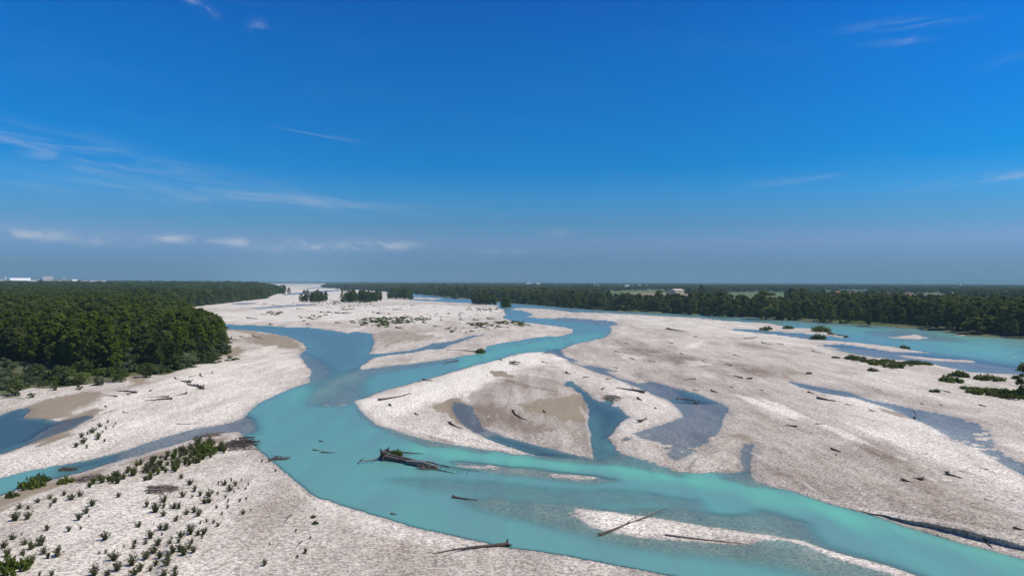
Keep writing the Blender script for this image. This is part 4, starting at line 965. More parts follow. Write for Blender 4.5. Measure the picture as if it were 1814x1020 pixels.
# ------------------------------------------------------------------ shrubs on the gravel
SHRUBS = [(163,896,14),(186,956,17),(246,933,12),(210,880,10),(260,897,11),(275,907,18),(291,889,13),(290,899,9),(289,914,11),(308,900,13),(317,900,11),(323,880,11),(340,882,7),(336,858,12),(321,847,9),(345,870,10),(355,878,9),(370,880,13),(362,891,13),(371,890,12),(385,876,8),(387,858,8),(398,859,11),(407,869,12),(417,860,9),(435,867,7),(415,873,6),(399,883,7),(404,890,7),(425,889,8),(383,901,8),(403,900,8),(430,911,9),(330,911,10),(344,907,11),(352,914,13),(312,922,12),(321,917,4),(393,912,7),(366,925,7),(355,928,7),(378,927,8),(386,932,9),(294,938,15),(284,938,11),(266,953,15),(287,948,6),(338,946,18),(361,946,14),(351,948,10),(320,951,13),(358,953,6),(239,962,9),(237,971,9),(220,970,6),(258,963,9),(280,965,16),(304,955,7),(301,963,9),(339,962,11),(316,961,9),(259,990,19),(273,979,16),(283,988,14),(306,979,16),(319,976,16),(326,983,16),(343,978,14),(335,971,12),(298,990,14),(202,992,19),(187,980,8),(176,981,7),(234,1001,19),(248,1011,15),(238,1018,16),(208,1010,19),(266,1011,9),(276,1001,12),(296,1001,16),(310,1009,10),(291,1019,16),(310,1019,14),(167,1019,19),(190,1019,13),
 (27,922,18),(49,919,15),(83,939,11),(122,941,10),(139,921,15),(153,909,13),(157,916,5),(143,937,7),(38,948,5),(44,964,12),(72,966,18),(55,972,16),(77,981,13),(41,981,11),(102,985,18),(85,988,10),(55,999,20),(23,955,13),(92,1019,10),(70,1019,8),(127,885,14),(141,879,11),(114,877,9),(97,890,11),(67,890,10),(89,883,9),(89,899,8),(50,901,9),(34,901,12),(12,985,14),(6,970,14),
 (135,792,10),(147,786,12),(154,794,7),(144,775,10),(163,767,13),(174,778,13),(177,756,9),(191,749,7),(188,760,7),(182,767,6),(185,783,8),(155,770,6),(201,757,5),(205,752,5),
 (436,885,6),(550,954,7),(524,942,6),(477,965,5),(541,979,9),(527,987,7),(469,1001,11),(477,818,7),(464,819,6),(488,835,6),(440,859,5),(423,866,5),(428,852,5),(410,852,6),(444,905,5)]
def shrubs():
    grp = 'low willow shrubs scattered on the near gravel bank'
    for (x, y, w) in SHRUBS:
        X, Y, Z = ground_at(x, y); wm = w / F * Y[0]; sc = wm / .95
        if x < 210 and y < 800: lab, g = 'dark little shrub in the loose group on the white gravel between pond and stream', 'shrubs between pond and stream'
        elif x > 430: lab, g = 'tiny dark shrub alone on the bare brownish pebble bank near the bottom edge', 'stray shrubs on the brown pebbles'
        elif y > 940: lab, g = 'grey green willow shrub on the white gravel close to the bottom edge', 'shrubs at the bottom edge'
        else: lab, g = 'small grey green willow shrub scattered on the white gravel below the dense shrub strip', grp
        plant('gravel_shrub', 'thin_shrub' if w < 9 else 'shrub', X[0], Y[0], Z[0], sc, sc * rng.uniform(.8, 1.15), lab, 'shrub', g, parts=w >= 9)
    strip = polyw([(325,800),(345,787),(378,788),(398,792),(404,803),(372,815),(340,832),(300,845),(262,856),(215,861),(180,864),(150,874),(160,862),(200,846),(235,832),(262,822),(290,812)])
    lo, hi = strip.min(0), strip.max(0); n = 0
    while n < 118:
        p = rng.uniform(lo, hi)
        if not inside(strip, p[:1], p[1:2])[0]: continue
        Z = terrain(p[:1], p[1:2])['z'][0]; n += 1
        big = p[1] > 128
        sc = rng.uniform(.95, 1.7) if big else rng.uniform(.65, 1.2)
        plant('gravel_shrub', 'lush_shrub' if rng.random() < .45 else 'shrub', p[0], p[1], Z, sc, sc * rng.uniform(.9, 1.2),
              'leafy green shrub in the dense strip along the left stream bank', 'shrub', 'shrubs of the dense strip', parts=True)
    one = [  # x, y, width, kind, label
     (18, 1012, 60, 'bright_mound', 'yellow green willow bush cut by the bottom left corner'), (55, 863, 42, 'bright_mound', 'bushy green willow at the stream edge, left end of the stream bank'),
     (72, 853, 30, 'mound', 'dark bush behind the green willow at the stream edge'), (117, 855, 26, 'bright_mound', 'small bright bush right of the green willow on the stream bank'), (20, 880, 22, 'mound', 'low dark scrub on the beige sand left of the stream willow'),
     (362, 803, 42, 'bright_mound', 'largest bright green bush at the upper end of the shrub strip'), (388, 796, 20, 'mound', 'dark upright bush beside the driftwood pile at the river tip'),
     (555, 916, 10, 'mound', 'upper of two touching dark bushes alone on the pebble bank'), (559, 927, 12, 'mound', 'lower of two touching dark bushes alone on the pebble bank'),
     (852, 625, 19, 'mound', 'round dark bush on the gravel point beside the main channel'), (1481, 634, 13, 'mound', 'dark round shrub at the left end of the right bar shrub row'),
     (1510, 636, 26, 'mound', 'long green shrub behind the lagoon on the right gravel bar'), (1534, 641, 20, 'mound', 'low green shrub left of the largest clump on the right bar'),
     (1555, 646, 28, 'bright_mound', 'largest green shrub clump on the right gravel bar'), (1583, 651, 30, 'mound', 'dark shrub at the right of the largest clump on the right bar'),
     (1618, 645, 24, 'mound', 'dark shrub beside the lagoon shore on the right bar'), (1640, 646, 20, 'mound', 'trailing low shrub at the right end of the lagoon shrubs'),
     (1545, 657, 18, 'mound', 'dark low shrub in front of the largest clump on the right bar'), (1701, 667, 32, 'mound', 'flat dark shrub mat near the right lagoon shore'),
     (1753, 673, 42, 'mound', 'long grey green shrub hedge near the right picture edge'), (1682, 676, 40, 'mound', 'flat shrub mat left of the long hedge at the right edge'),
     (1736, 697, 40, 'bright_mound', 'green shrub on the low terrace edge at right'), (1773, 702, 44, 'mound', 'dark shrub in the middle of the right terrace edge'), (1804, 706, 40, 'bright_mound', 'green shrub at the right end of the terrace edge'),
     (1657, 694, 18, 'mound', 'small dark shrub below the flat mat on the right bar'), (1452, 587, 34, 'mound', 'low green scrub on the narrow gravel spit in the right river'),
     (1357, 584, 20, 'mound', 'dark scrub at the left end of the right river spit'), (1396, 582, 18, 'mound', 'dark scrub in the middle of the right river spit'),
     (1450, 600, 26, 'mound', 'dark low scrub at the point between backwater and gravel'), (1602, 617, 18, 'mound', 'rounded dark bush on the thin spit in the right river'),
     (1432, 662, 12, 'mound', 'small dark shrub on the tan sand of the right bar'), (1328, 671, 11, 'mound', 'dark round shrub beside a log on the right bar')]
    for (x, y, w, k, lab) in one:
        X, Y, Z = ground_at(x, y); sc = w / F * Y[0] / 3.8
        far = x > 1200
        hp = min(w * .42, 15) if far else w * .62          # height in photo pixels
        plant('willow_bush', k, X[0], Y[0], Z[0] - .05, sc, hp / F * Y[0] / 1.55, lab, 'bush', None)
    # young willow at the right edge
    X, Y, Z = ground_at(1818, 700)
    plant('young_willow', 'willow', X[0], Y[0], Z[0], .62, .62, 'young willow tree cut off by the right picture edge', 'tree', None)
    # scrub on the far gravel plain: too many and too small to count
    patches = [([(620,571),(640,566),(665,562),(690,567),(688,576),(692,583),(650,580),(625,577)], 130), ([(661,571),(680,563),(720,562),(765,566),(745,573),(700,577),(690,580),(668,576)], 170), ([(827,575),(850,573),(868,575),(855,580),(832,579)], 45), ([(876,571),(897,570),(900,576),(880,575)], 30),
      ([(902,570),(925,570),(943,578),(925,580),(905,575)], 40), ([(455,556),(480,552),(505,554),(490,560),(460,559)], 40), ([(525,566),(560,560),(590,558),(560,567),(535,572)], 20), ([(600,545),(635,541),(640,545),(610,552)], 26), ([(640,540),(690,548),(720,545),(700,552),(650,552)], 14),
      ([(830,545),(880,546),(895,549),(860,553),(825,550)], 46), ([(700,560),(800,556),(860,560),(800,567),(720,566)], 22), ([(770,583),(880,575),(895,583),(800,592)], 30), ([(560,536),(600,532),(602,540),(570,541)], 40), ([(520,537),(570,537),(560,542),(500,545)], 16), ([(580,530),(660,534),(660,540),(590,541)], 60),
      ([(1460,585),(1512,594),(1505,599),(1470,594)], 26), ([(1685,660),(1720,664),(1715,671),(1690,669)], 14), ([(1500,634),(1600,640),(1655,645),(1600,654),(1510,642)], 60), ([(1700,690),(1814,702),(1830,712),(1730,700)], 50), ([(345,655),(420,640),(400,632),(330,655)], 12), ([(1440,566),(1520,572),(1600,579),(1640,583),(1640,578),(1560,570),(1450,562)], 130)]
    xs, ys = [], []
    for p, n in patches:
        q = polyw(p); lo, hi = q.min(0), q.max(0); c = 0
        while c < n:
            a = rng.uniform(lo, hi, (n * 3, 2)); a = a[inside(q, a[:, 0], a[:, 1])][:n - c]
            xs.append(a[:, 0]); ys.append(a[:, 1]); c += len(a)
    X, Y = np.concatenate(xs), np.concatenate(ys); T = terrain(X, Y); k = T['w'] < -.2; X, Y = X[k], Y[k]
    sc = rng.uniform(.35, .8, len(X))
    scatter_stuff('gravel_scrub', ['mound', 'bright_mound', 'grey_mound', 'bright_mound'], X, Y, T['z'][k], sc * .9, sc * .85)
shrubs()

# ------------------------------------------------------------------ driftwood
def rnd(a, b): return random.uniform(a, b)
def root_plate(P, axis, r, n=9):
    """a fan of broken roots round the thick end of a log"""
    mb = MB(); ax = Vector(axis).normalized()
    for k in range(n):
        v = Vector((rnd(-1, 1), rnd(-1, 1), rnd(-.5, .6))); v = (v - ax * v.dot(ax) * .6).normalized()
        p = Vector(P); L = r * rnd(.6, 1.2)
        mb.tube([p, p + v * L * .5 - ax * r * .1, p + v * L - ax * r * rnd(0, .4)], [r * .22, r * .14, r * .03], 5)
    return mb
def log_thing(name, label, p0, p1, thick, mat=None, branches=3, roots=True, group=None, bend=.06, lift=0.0, cat='driftwood', parts=True, wet=False):
    """p0 = thick (root) end and p1 = thin end in photo pixels, thick in metres"""
    (x0, x1), (y0, y1), (z0, z1) = ground_at([p0[0], p1[0]], [p0[1], p1[1]])
    base = Vector((x0, y0, z0)); A = Vector((0, 0, thick * .35)); B = Vector((x1 - x0, y1 - y0, z1 - z0 + thick * .12 + lift))
    L = (B - A).length; ax = (B - A).normalized(); side = ax.cross(Vector((0, 0, 1))).normalized()
    pts = []; raw = []; n = 6
    for i in range(n + 1):
        t = i / n
        q = A.lerp(B, t) + side * math.sin(t * math.pi * rnd(.9, 1.3)) * L * bend * rnd(.6, 1) + Vector((0, 0, rnd(-.03, .05) * thick))
        raw.append(q)
    G = terrain(np.array([x0 + q.x for q in raw]), np.array([y0 + q.y for q in raw]))['z']
    for i, (q, g) in enumerate(zip(raw, G)):
        t = i / n
        q.z = max(q.z, max(g, -.05) - z0 + thick * .2 * (1 - t))
        pts.append(q)
    rad = [thick * .5 * (1 - .75 * (i / n)) * rnd(.9, 1.1) for i in range(n + 1)]; rad[0] *= 1.15
    tr = MB(); tr.tube(pts, rad, 8)
    m = mat or M_WOOD; made = []
    brs = []
    for k in range(branches):
        i = random.randint(2, n); p = pts[i]
        d = (ax * rnd(.5, 1.0) + side * rnd(-1, 1) + Vector((0, 0, rnd(.02, .38)))).normalized(); l = L * rnd(.08, .2)
        b = MB(); b.tube([p, p + d * l * .5 + Vector((0, 0, l * .05)), p + d * l], [rad[i] * .55, rad[i] * .35, rad[i] * .08], 5)
        brs.append(b)
    if parts:
        e = empty(name, base); tag(e, label, cat, group)
        mesh_obj('trunk', tr.mesh('log_trunk'), (m,), e)
        if roots: mesh_obj('root_plate', root_plate(pts[0], ax, thick * 1.5).mesh('root_plate'), (m,), e)
        for b in brs: mesh_obj('branch', b.mesh('log_branch'), (m,), e)
        return e
    for b in brs: tr.add(b.v, b.f)
    if roots: r = root_plate(pts[0], ax, thick * 1.3, 6); tr.add(r.v, r.f)
    o = mesh_obj(name, tr.mesh(name), (m,)); o.location = base
    return tag(o, label, cat, group)
def pile_thing(name, label, px_, py_, wpx, hpx, hgt, mat, n=46, cat='driftwood pile', group=None, logs=3):
    """a heap of flood sticks: a few logs one can tell apart, the rest one mass"""
    X, Y, Z = ground_at(px_, py_); k = Y[0] / F
    dep = hpx * Y[0] ** 2 / (F * H) * .5
    e = empty(name, (X[0], Y[0], max(Z[0], 0))); tag(e, label, cat, group)
    mb = MB()
    for i in range(n):
        u, v = rnd(-1, 1), rnd(-1, 1)
        if u * u + v * v > 1: continue
        p = Vector((u * wpx / 2 * k, v * dep, hgt * (1 - u * u - v * v) * rnd(0, .8)))
        d = Vector((rnd(-1, 1), rnd(-1, 1), rnd(-.25, .45))).normalized() * wpx * k * rnd(.10, .26)
        mb.tube([p - d, p + Vector((0, 0, rnd(0, .1))), p + d], [.05, .045, .015], 4)
    st = mesh_obj('sticks', mb.mesh('sticks'), (mat,), e); st['kind'] = 'stuff'
    for i in range(logs):
        l = MB(); a = rnd(-.4, .4); L = wpx / 2 * k * rnd(.7, 1.05); c = Vector((rnd(-.2, .2) * L, rnd(-.5, .5) * dep, hgt * rnd(.2, .6)))
        d = Vector((math.cos(a), math.sin(a) * .6, rnd(-.06, .06))) * L
        l.tube([c - d, c + Vector((0, 0, hgt * .1)), c + d], [.15, .13, .05], 6)
        mesh_obj('log', l.mesh('pile_log'), (mat,), e)
    return e
def build_driftwood():
    # --- the log jam in mid stream
    X, Y, Z = ground_at(678, 806); o = Vector((X[0], Y[0], 0)); e = empty('log_jam', o)
    tag(e, 'long dark log jam lying in the turquoise river with a green bush growing on it', 'log jam')
    def P(x, y, z=0.0): a, b = pix(x, y, z); return Vector((float(a), float(b), z)) - o
    def piece(nm, pts, rad, m=M_WOOD): b = MB(); b.tube(pts, rad, 7); return mesh_obj(nm, b.mesh('jam_' + nm), (m,), e)
    piece('log', [P(674, 808, .6), P(700, 812, .45), P(735, 820, .35), P(775, 829, .15)], [0.36, 0.33, 0.28, 0.13])
    piece('log', [P(690, 806, .8), P(720, 812, .6), P(760, 822, .35)], [0.26, 0.24, 0.10])
    piece('log', [P(685, 799, .7), P(712, 801, .5), P(750, 803, .1)], [0.23, 0.18, 0.04])
    piece('log', [P(720, 817, .5), P(750, 820, .6), P(775, 827, .25)], [0.28, 0.33, 0.13], M_WOODL)
    piece('log', [P(728, 815, .7), P(765, 819, .5), P(796, 828, .1)], [0.15, 0.13, 0.04])
    piece('log', [P(748, 830, .3), P(770, 830, .2), P(806, 838, .05)], [0.13, 0.11, 0.03])
    piece('log', [P(776, 822, .3), P(810, 829, .25), P(850, 835, .05)], [0.08, 0.07, 0.03])
    piece('branch', [P(677, 808, .5), P(660, 814, .4), P(636, 817, .4)], [.16, .13, .09], M_WOODL)
    piece('branch', [P(637, 817, .4), P(633, 820, .1)], [.12, .05], M_WOODL)
    piece('branch', [P(637, 816, .4), P(645, 811, 1.0)], [.09, .03])
    for k in range(9):
        x = 782 + k * 6; piece('branch', [P(x, 825 + k * .8, .2), P(x + rnd(-4, 4), 825 + k * .8, rnd(.5, 1.1))], [.05, .015])
    r = root_plate(P(678, 805, .8), (-1, 0, 0), 1.5, 16); mesh_obj('root_plate', r.mesh('jam_root_plate'), (M_WOOD,), e)
    r = root_plate(P(684, 799, .9), (-1, .4, 0), 1.0, 9); mesh_obj('root_plate', r.mesh('jam_root_plate'), (M_WOOD,), e)
    r = root_plate(P(745, 827, .3), (0, -1, .2), .9, 9); mesh_obj('root_plate', r.mesh('jam_root_plate'), (M_WOOD,), e)
    mb = MB()
    for i in range(90):
        t = rnd(0, 1); c = P(676 + 100 * t, 803 + 25 * t + rnd(-3, 4), rnd(.2, .9 - .5 * t)); d = Vector((rnd(-1, 1), rnd(-1, 1), rnd(-.3, .6))).normalized() * rnd(.4, 1.1)
        mb.tube([c - d, c + d], [.05, .02], 4)
    q = mesh_obj('sticks', mb.mesh('jam_sticks'), (M_DEAD,), e); q['kind'] = 'stuff'
    a, b = pix(702, 806, .4)
    plant('willow_bush', 'bright_mound', float(a), float(b), .35, .62, .8, 'small green bush growing on the log jam in mid river', 'bush', None)
    # --- single trees and logs, each with its own look
    log_thing('fallen_tree', 'long slender fallen tree lying across the white gravel bar, twigs hanging in the water', (1062, 948), (1182, 905), .30, M_WOOD, 5, True, bend=.012, lift=.35)
    log_thing('driftwood_log', 'thin straight pole lying along the lower edge of the white gravel bar', (1178, 948), (1325, 964), .24, M_WOODL, 3, False, bend=.012)
    log_thing('driftwood_log', 'curved black log on the near bank, its thick end at the water', (898, 966), (768, 980), .42, M_WOOD, 3, True, bend=.05)
    log_thing('driftwood_log', 'snag with a round root head standing in the shallows of the near river', (803, 881), (846, 886), .36, M_WOOD, 3, True)
    log_thing('driftwood_log', 'long many-branched dark log on the right lobe of the central island', (1140, 696), (1090, 687), .75, M_WOOD, 6, True)
    log_thing('driftwood_log', 'dark stump lying tilted on the pale gravel between the two channels', (1133, 748), (1146, 739), .6, M_WOOD, 1, True)
    log_thing('driftwood_log', 'root stump at the left end of the inner channel of the island', (797, 750), (816, 759), .5, M_WOOD, 2, True)
    log_thing('driftwood_log', 'reddish root wad with a long thin trunk on the left point of the island', (674, 709), (731, 697), .55, M_WOOD, 2, True)
    log_thing('driftwood_log', 'dark root head with a trailing furrow in the middle of the island gravel', (909, 729), (932, 744), .45, M_WOOD, 1, True)
    log_thing('driftwood_log', 'snag with a leafy stump in the turquoise upper channel', (810, 640), (785, 645), .55, M_WOOD, 4, True)
    log_thing('driftwood_log', 'flood wood lying in front of the round bush on the gravel point', (845, 624), (790, 620), .6, M_WOOD, 5, True)
    log_thing('driftwood_log', 'short dark log on the upper edge of the central island near its tip', (972, 625), (958, 628), .55, M_WOOD, 2, True)
    log_thing('driftwood_log', 'dark debris log on the island beside the scattered brush', (1003, 661), (1012, 663), .55, M_WOOD, 5, True)
    log_thing('driftwood_log', 'pale log on the upper island gravel', (960, 641), (971, 643), .45, M_WOOD, 1, False)
    log_thing('driftwood_log', 'snag of twisted wood standing in the right side channel pool', (1620, 741), (1616, 733), .32, M_WOOD, 6, True, lift=1.0)
    log_thing('driftwood_log', 'largest dark log on the gravel left of the right side channel', (1448, 706), (1481, 711), .7, M_WOOD, 1, False)
    log_thing('driftwood_log', 'long black branch on the right gravel bank close to two stumps', (1677, 840), (1704, 847), .42, M_WOOD, 2, True)
    log_thing('driftwood_log', 'upper of two dark stumps lying together on the right gravel bank', (1632, 850), (1616, 846), .42, M_WOOD, 3, True)
    log_thing('driftwood_log', 'lower of two dark stumps lying together on the right gravel bank', (1600, 851), (1616, 854), .34, M_WOOD, 1, True)
    log_thing('driftwood_log', 'small crossed snag hanging over the cut bank at the lower right', (1745, 958), (1757, 969), .3, M_WOOD, 4, True)
    log_thing('driftwood_log', 'bent dark log on brown gravel, a forked stick below it', (1473, 796), (1490, 800), .45, M_WOOD, 1, False)
    log_thing('driftwood_log', 'forked stick shaped like a V on brown gravel', (1482, 807), (1478, 802), .16, M_WOOD, 2, False)
    log_thing('driftwood_log', 'curved dark trunk at the far right edge above the cut bank', (1798, 936), (1816, 939), .3, M_WOOD, 1, True)
    log_thing('driftwood_log', 'long log lying by the bend on the far side of the right gravel plain', (1183, 583), (1212, 587), 1.1, M_WOOD, 4, True)
    log_thing('driftwood_log', 'bare upright branch on the brown pebbles near the bottom, forked', (516, 912), (508, 934), .14, M_WOOD, 3, False, lift=.8)
    log_thing('driftwood_log', 'second bare branch on the brown pebbles, lower and smaller', (536, 958), (527, 974), .12, M_WOOD, 2, False, lift=.5)
    # left gravel
    log_thing('driftwood_log', 'uppermost spiky log on the white left gravel below the wood', (336, 678), (320, 675), .7, M_WOOD, 5, True)
    log_thing('driftwood_log', 'big brown log heap piece in the middle of the white left gravel', (358, 689), (331, 681), .9, M_WOOD, 6, True)
    log_thing('driftwood_log', 'long low log in front of the heap on the white left gravel', (303, 707), (256, 710), .55, M_WOOD, 2, True)
    log_thing('driftwood_log', 'second long log behind the long low log on left gravel', (299, 703), (262, 704), .4, M_WOOD, 2, False)
    log_thing('driftwood_log', 'arched log right of the two long logs on left gravel', (330, 698), (311, 701), .45, M_WOOD, 2, True)
    log_thing('driftwood_log', 'tangled log left of the long logs on left gravel', (240, 696), (206, 692), .55, M_WOOD, 5, True)
    log_thing('driftwood_log', 'short log near the brown sand tongue on left gravel', (207, 703), (189, 700), .35, M_WOOD, 1, False)
    log_thing('driftwood_log', 'small log in front of the tangled log on left gravel', (226, 699), (238, 694), .4, M_WOOD, 3, True)
    log_thing('driftwood_log', 'thin stick on the gravel edge just above the left stream', (313, 751), (357, 750), .2, M_WOOD, 2, False)
    log_thing('driftwood_log', 'low log under the bushes at the edge of the left wood', (322, 653), (345, 648), .5, M_WOOD, 2, False)
    log_thing('driftwood_log', 'log washed onto the sand of the stream bank', (378, 769), (398, 765), .35, M_WOOD, 2, False)
    # --- heaps
    pile_thing('driftwood_pile', 'large driftwood pile at the tip where left stream meets the river', 424, 790, 62, 20, 1.0, M_WOOD, 160, logs=7)
    pile_thing('driftwood_pile', 'heap of flood twigs at the very tip of the gravel point', 437, 780, 28, 10, .6, M_WOOD, 60, logs=2)
    pile_thing('driftwood_pile', 'brown brush heap among the shrubs of the near gravel bank', 288, 868, 54, 14, .7, M_DEAD, 150, logs=4)
    pile_thing('driftwood_pile', 'brown flood debris heap between stream and shrub strip', 160, 848, 44, 14, .6, M_DEAD, 120, logs=3)
    pile_thing('driftwood_pile', 'round tangle of dead brush beside the inner channel of the island', 1085, 706, 34, 12, .9, M_DEAD, 130, logs=3)
    pile_thing('driftwood_pile', 'dark brush scattered at the upper left of the central island', 911, 644, 22, 9, .9, M_WOOD, 60, logs=3)
    pile_thing('driftwood_pile', 'dark brush island in the right river near the wooded bank', 1532, 579, 24, 5, 1.3, M_WOOD, 70, logs=4)
    pile_thing('driftwood_pile', 'flood debris on the stream bed left of the green willow', 122, 832, 32, 8, .3, M_WOOD, 50, logs=2)
    pile_thing('driftwood_pile', 'twigs trailing in the water below the gravel point', 496, 812, 34, 9, .25, M_WOOD, 36, logs=2)
    pile_thing('driftwood_pile', 'weathered twigs on the sandy stream edge above the shrubs', 378, 771, 36, 8, .3, M_DEAD, 46, logs=2)
    pile_thing('driftwood_pile', 'dark brush heap on the gravel plain behind the left tip', 376, 568, 12, 4, 1.6, M_WOOD, 36, logs=2)
    # sunken wood in the river
    for (x, y, w, lab) in [(561, 797, 12, 'left of the sunken dark branches in the river bend'), (581, 801, 24, 'right and longest of the sunken dark branches in the river bend'), (570, 781, 8, 'small sunken branch above the others in the river bend'),
                           (698, 910, 10, 'dark sunken stick off the near bank below the bend')]:
        log_thing('sunken_branch', lab, (x - w / 2, y), (x + w / 2, y + 1), .28, M_WOOD, 3, False, cat='driftwood')
    # --- small pieces on the open gravel
    g1 = 'small driftwood on the right gravel plain'
    for (x0, y0, x1, y1, t) in [(1315,670,1297,665,.8),(1207,674,1232,671,.5),(1260,692,1274,696,.7),(1432,695,1441,697,.8),(1498,716,1514,719,.4),(1542,727,1553,729,.5),(1391,753,1410,756,.7),(1446,751,1462,750,.4),(1396,741,1413,746,.3),
        (1744,884,1760,889,.25),(1720,891,1732,893,.2),(1633,802,1643,805,.25),(1735,718,1748,720,.6),(1662,690,1682,695,.5),(1632,715,1637,717,.5),(1318,600,1342,597,.8),(1349,607,1368,611,.9),(1373,608,1387,611,.7),(1225,598,1234,597,.8),
        (1439,621,1457,626,.7),(1734,828,1750,832,.25),(1340,690,1352,692,.4),(1290,684,1298,686,.4),(1228,690,1240,692,.4),(1455,700,1462,701,.3),(1555,690,1562,692,.3),(1285,645,1296,648,.7),(1150,640,1162,642,.6),(1112,634,1122,636,.6),(1090,622,1099,624,.6),(1180,606,1192,609,.7),(1245,640,1256,643,.6),
        (1085,650,1094,652,.5),(1106,607,1113,609,.6),(1205,626,1213,629,.6),(1300,628,1310,631,.6),(1660,716,1668,718,.3),(1700,834,1708,836,.18),(1560,812,1566,814,.18),(1790,885,1800,888,.2)]:
        a, c = ((x0, y0), (x1, y1)) if rnd(0, 1) < .5 else ((x1, y1), (x0, y0))
        log_thing('driftwood', 'short dark driftwood piece on the wide right gravel plain', a, c, t * .62, M_WOOD, random.randint(1, 5), rnd(0, 1) < .4, group=g1, bend=rnd(0, .14), parts=False)
    g2 = 'small driftwood on the island'
    for (x0, y0, x1, y1, t) in [(885,637,893,640,.5),(1034,669,1045,667,.4),(1066,690,1072,686,.5),(1075,672,1085,670,.4),(690,718,694,719,.6),(963,729,967,731,.5),(1160,723,1164,724,.4),(750,673,766,675,.6),(1130,706,1137,709,.6),(735,733,742,735,.4)]:
        log_thing('driftwood', 'short dark driftwood piece on the central gravel island', (x0, y0), (x1, y1), t, M_WOOD, 2, False, group=g2, parts=False)
    g3 = 'small driftwood on the left gravel'
    for (x0, y0, x1, y1, t) in [(355,663,360,668,.5),(376,660,378,662,.4),(186,720,190,721,.4),(218,729,226,731,.25),(335,668,346,666,.3),(310,670,314,672,.5),(265,693,270,690,.4),(410,598,418,603,.7),(405,605,412,608,.6),(447,594,470,601,.5),(355,645,365,644,.4),(425,596,432,598,.5)]:
        log_thing('driftwood', 'short dark driftwood piece on the white gravel below the left wood', (x0, y0), (x1, y1), t, M_WOOD, 2, False, group=g3, parts=False)
    g4 = 'driftwood lines on the far gravel'
    for i in range(46):
        x = rnd(420, 900); y = rnd(536, 582)
        if y < 541 and 510 < x < 730: y += 14
        X, Y, Z = ground_at(x, y)
        if terrain(X, Y)['w'][0] > -1: continue
        L = rnd(4, 18)
        log_thing('driftwood', 'flood wood streak on the far gravel plain beyond the basin', (x, y), (x + L, y + L * rnd(-.02, .12)), rnd(.7, 1.2), M_WOOD, 3, False, group=g4, parts=False)
    # row of dark stones in the shallow pool
    ico = [(0, 0, 1), (.9, 0, .45), (.28, .85, .45), (-.72, .53, .45), (-.72, -.53, .45), (.28, -.85, .45), (.72, .53, -.3), (-.28, .85, -.3), (-.9, 0, -.3), (-.28, -.85, -.3), (.72, -.53, -.3)]
    fc = [(0, 1, 2), (0, 2, 3), (0, 3, 4), (0, 4, 5), (0, 5, 1), (1, 6, 2), (2, 6, 7), (2, 7, 3), (3, 7, 8), (3, 8, 4), (4, 8, 9), (4, 9, 5), (5, 9, 10), (5, 10, 1), (1, 10, 6), (6, 8, 7), (6, 10, 9), (6, 9, 8)]
    me = bpy.data.meshes.new('dark_stone'); me.from_pydata([(a * rnd(.8, 1.1), b * rnd(.8, 1.1), c) for a, b, c in ico], [], fc); me.update(); me.materials.append(M_WOOD)
    for k, (x, y) in enumerate([(1199, 706.5), (1202, 706.3), (1207, 706.8), (1211, 707), (1214, 707.6), (1217, 708), (1221, 708.5), (1226, 709), (1231, 709.8), (1238, 711), (1233, 714.6)]):
        a, b = pix(x, y); st = bpy.data.objects.new('dark_stone', me); COL.objects.link(st); sc = rnd(.22, .36) * (1.5 if k == 10 else 1)
        st.location = (float(a), float(b), .08); st.scale = (sc, sc, sc * .9); st.rotation_euler = (0, 0, rnd(0, 6))
        tag(st, 'largest dark stone just below the row in the shallow pool' if k == 10 else 'small dark stone in the curved row in the shallow blue grey pool', 'stone', None if k == 10 else 'row of dark stones in the pool')
    # cobbles on the near gravel: beyond counting
    X, Y, s = scatter_polar(54, 165, -.80, .80, lambda r: .45 + r * .012)
    keep = in_frame(X, Y, 60); X, Y = X[keep], Y[keep]; T = terrain(X, Y)
    k = (T['w'] < -.2) & (T['veg'] < .3) & (T['sand'] < .4) & (rng.random(len(X)) < .5); X, Y = X[k], Y[k]
    cm = []
    for i in range(5):
        mm = bpy.data.meshes.new('cobble'); mm.from_pydata([(a * rnd(.75, 1.15), b * rnd(.6, 1.0), c * rnd(.45, .7)) for a, b, c in ico], [], fc); mm.update()
        mm.materials.append(M_COBBLE[i % 3]); cm.append((None, None, mm))
    PROTO['cobble'] = cm
    sc = rng.uniform(.07, .17, len(X)) * np.where(rng.random(len(X)) < .05, 1.25, 1)
    scatter_stuff('cobbles', ['cobble'], X, Y, T['z'][k] + sc * .15, sc, sc)
M_COBBLE = [mat_plain('pale_cobble', (0.62, 0.59, 0.57), .9, .1, 3), mat_plain('grey_cobble', (0.36, 0.33, 0.32), .9, .15, 3), mat_plain('dun_cobble', (0.50, 0.44, 0.40), .9, .12, 3)]
build_driftwood()

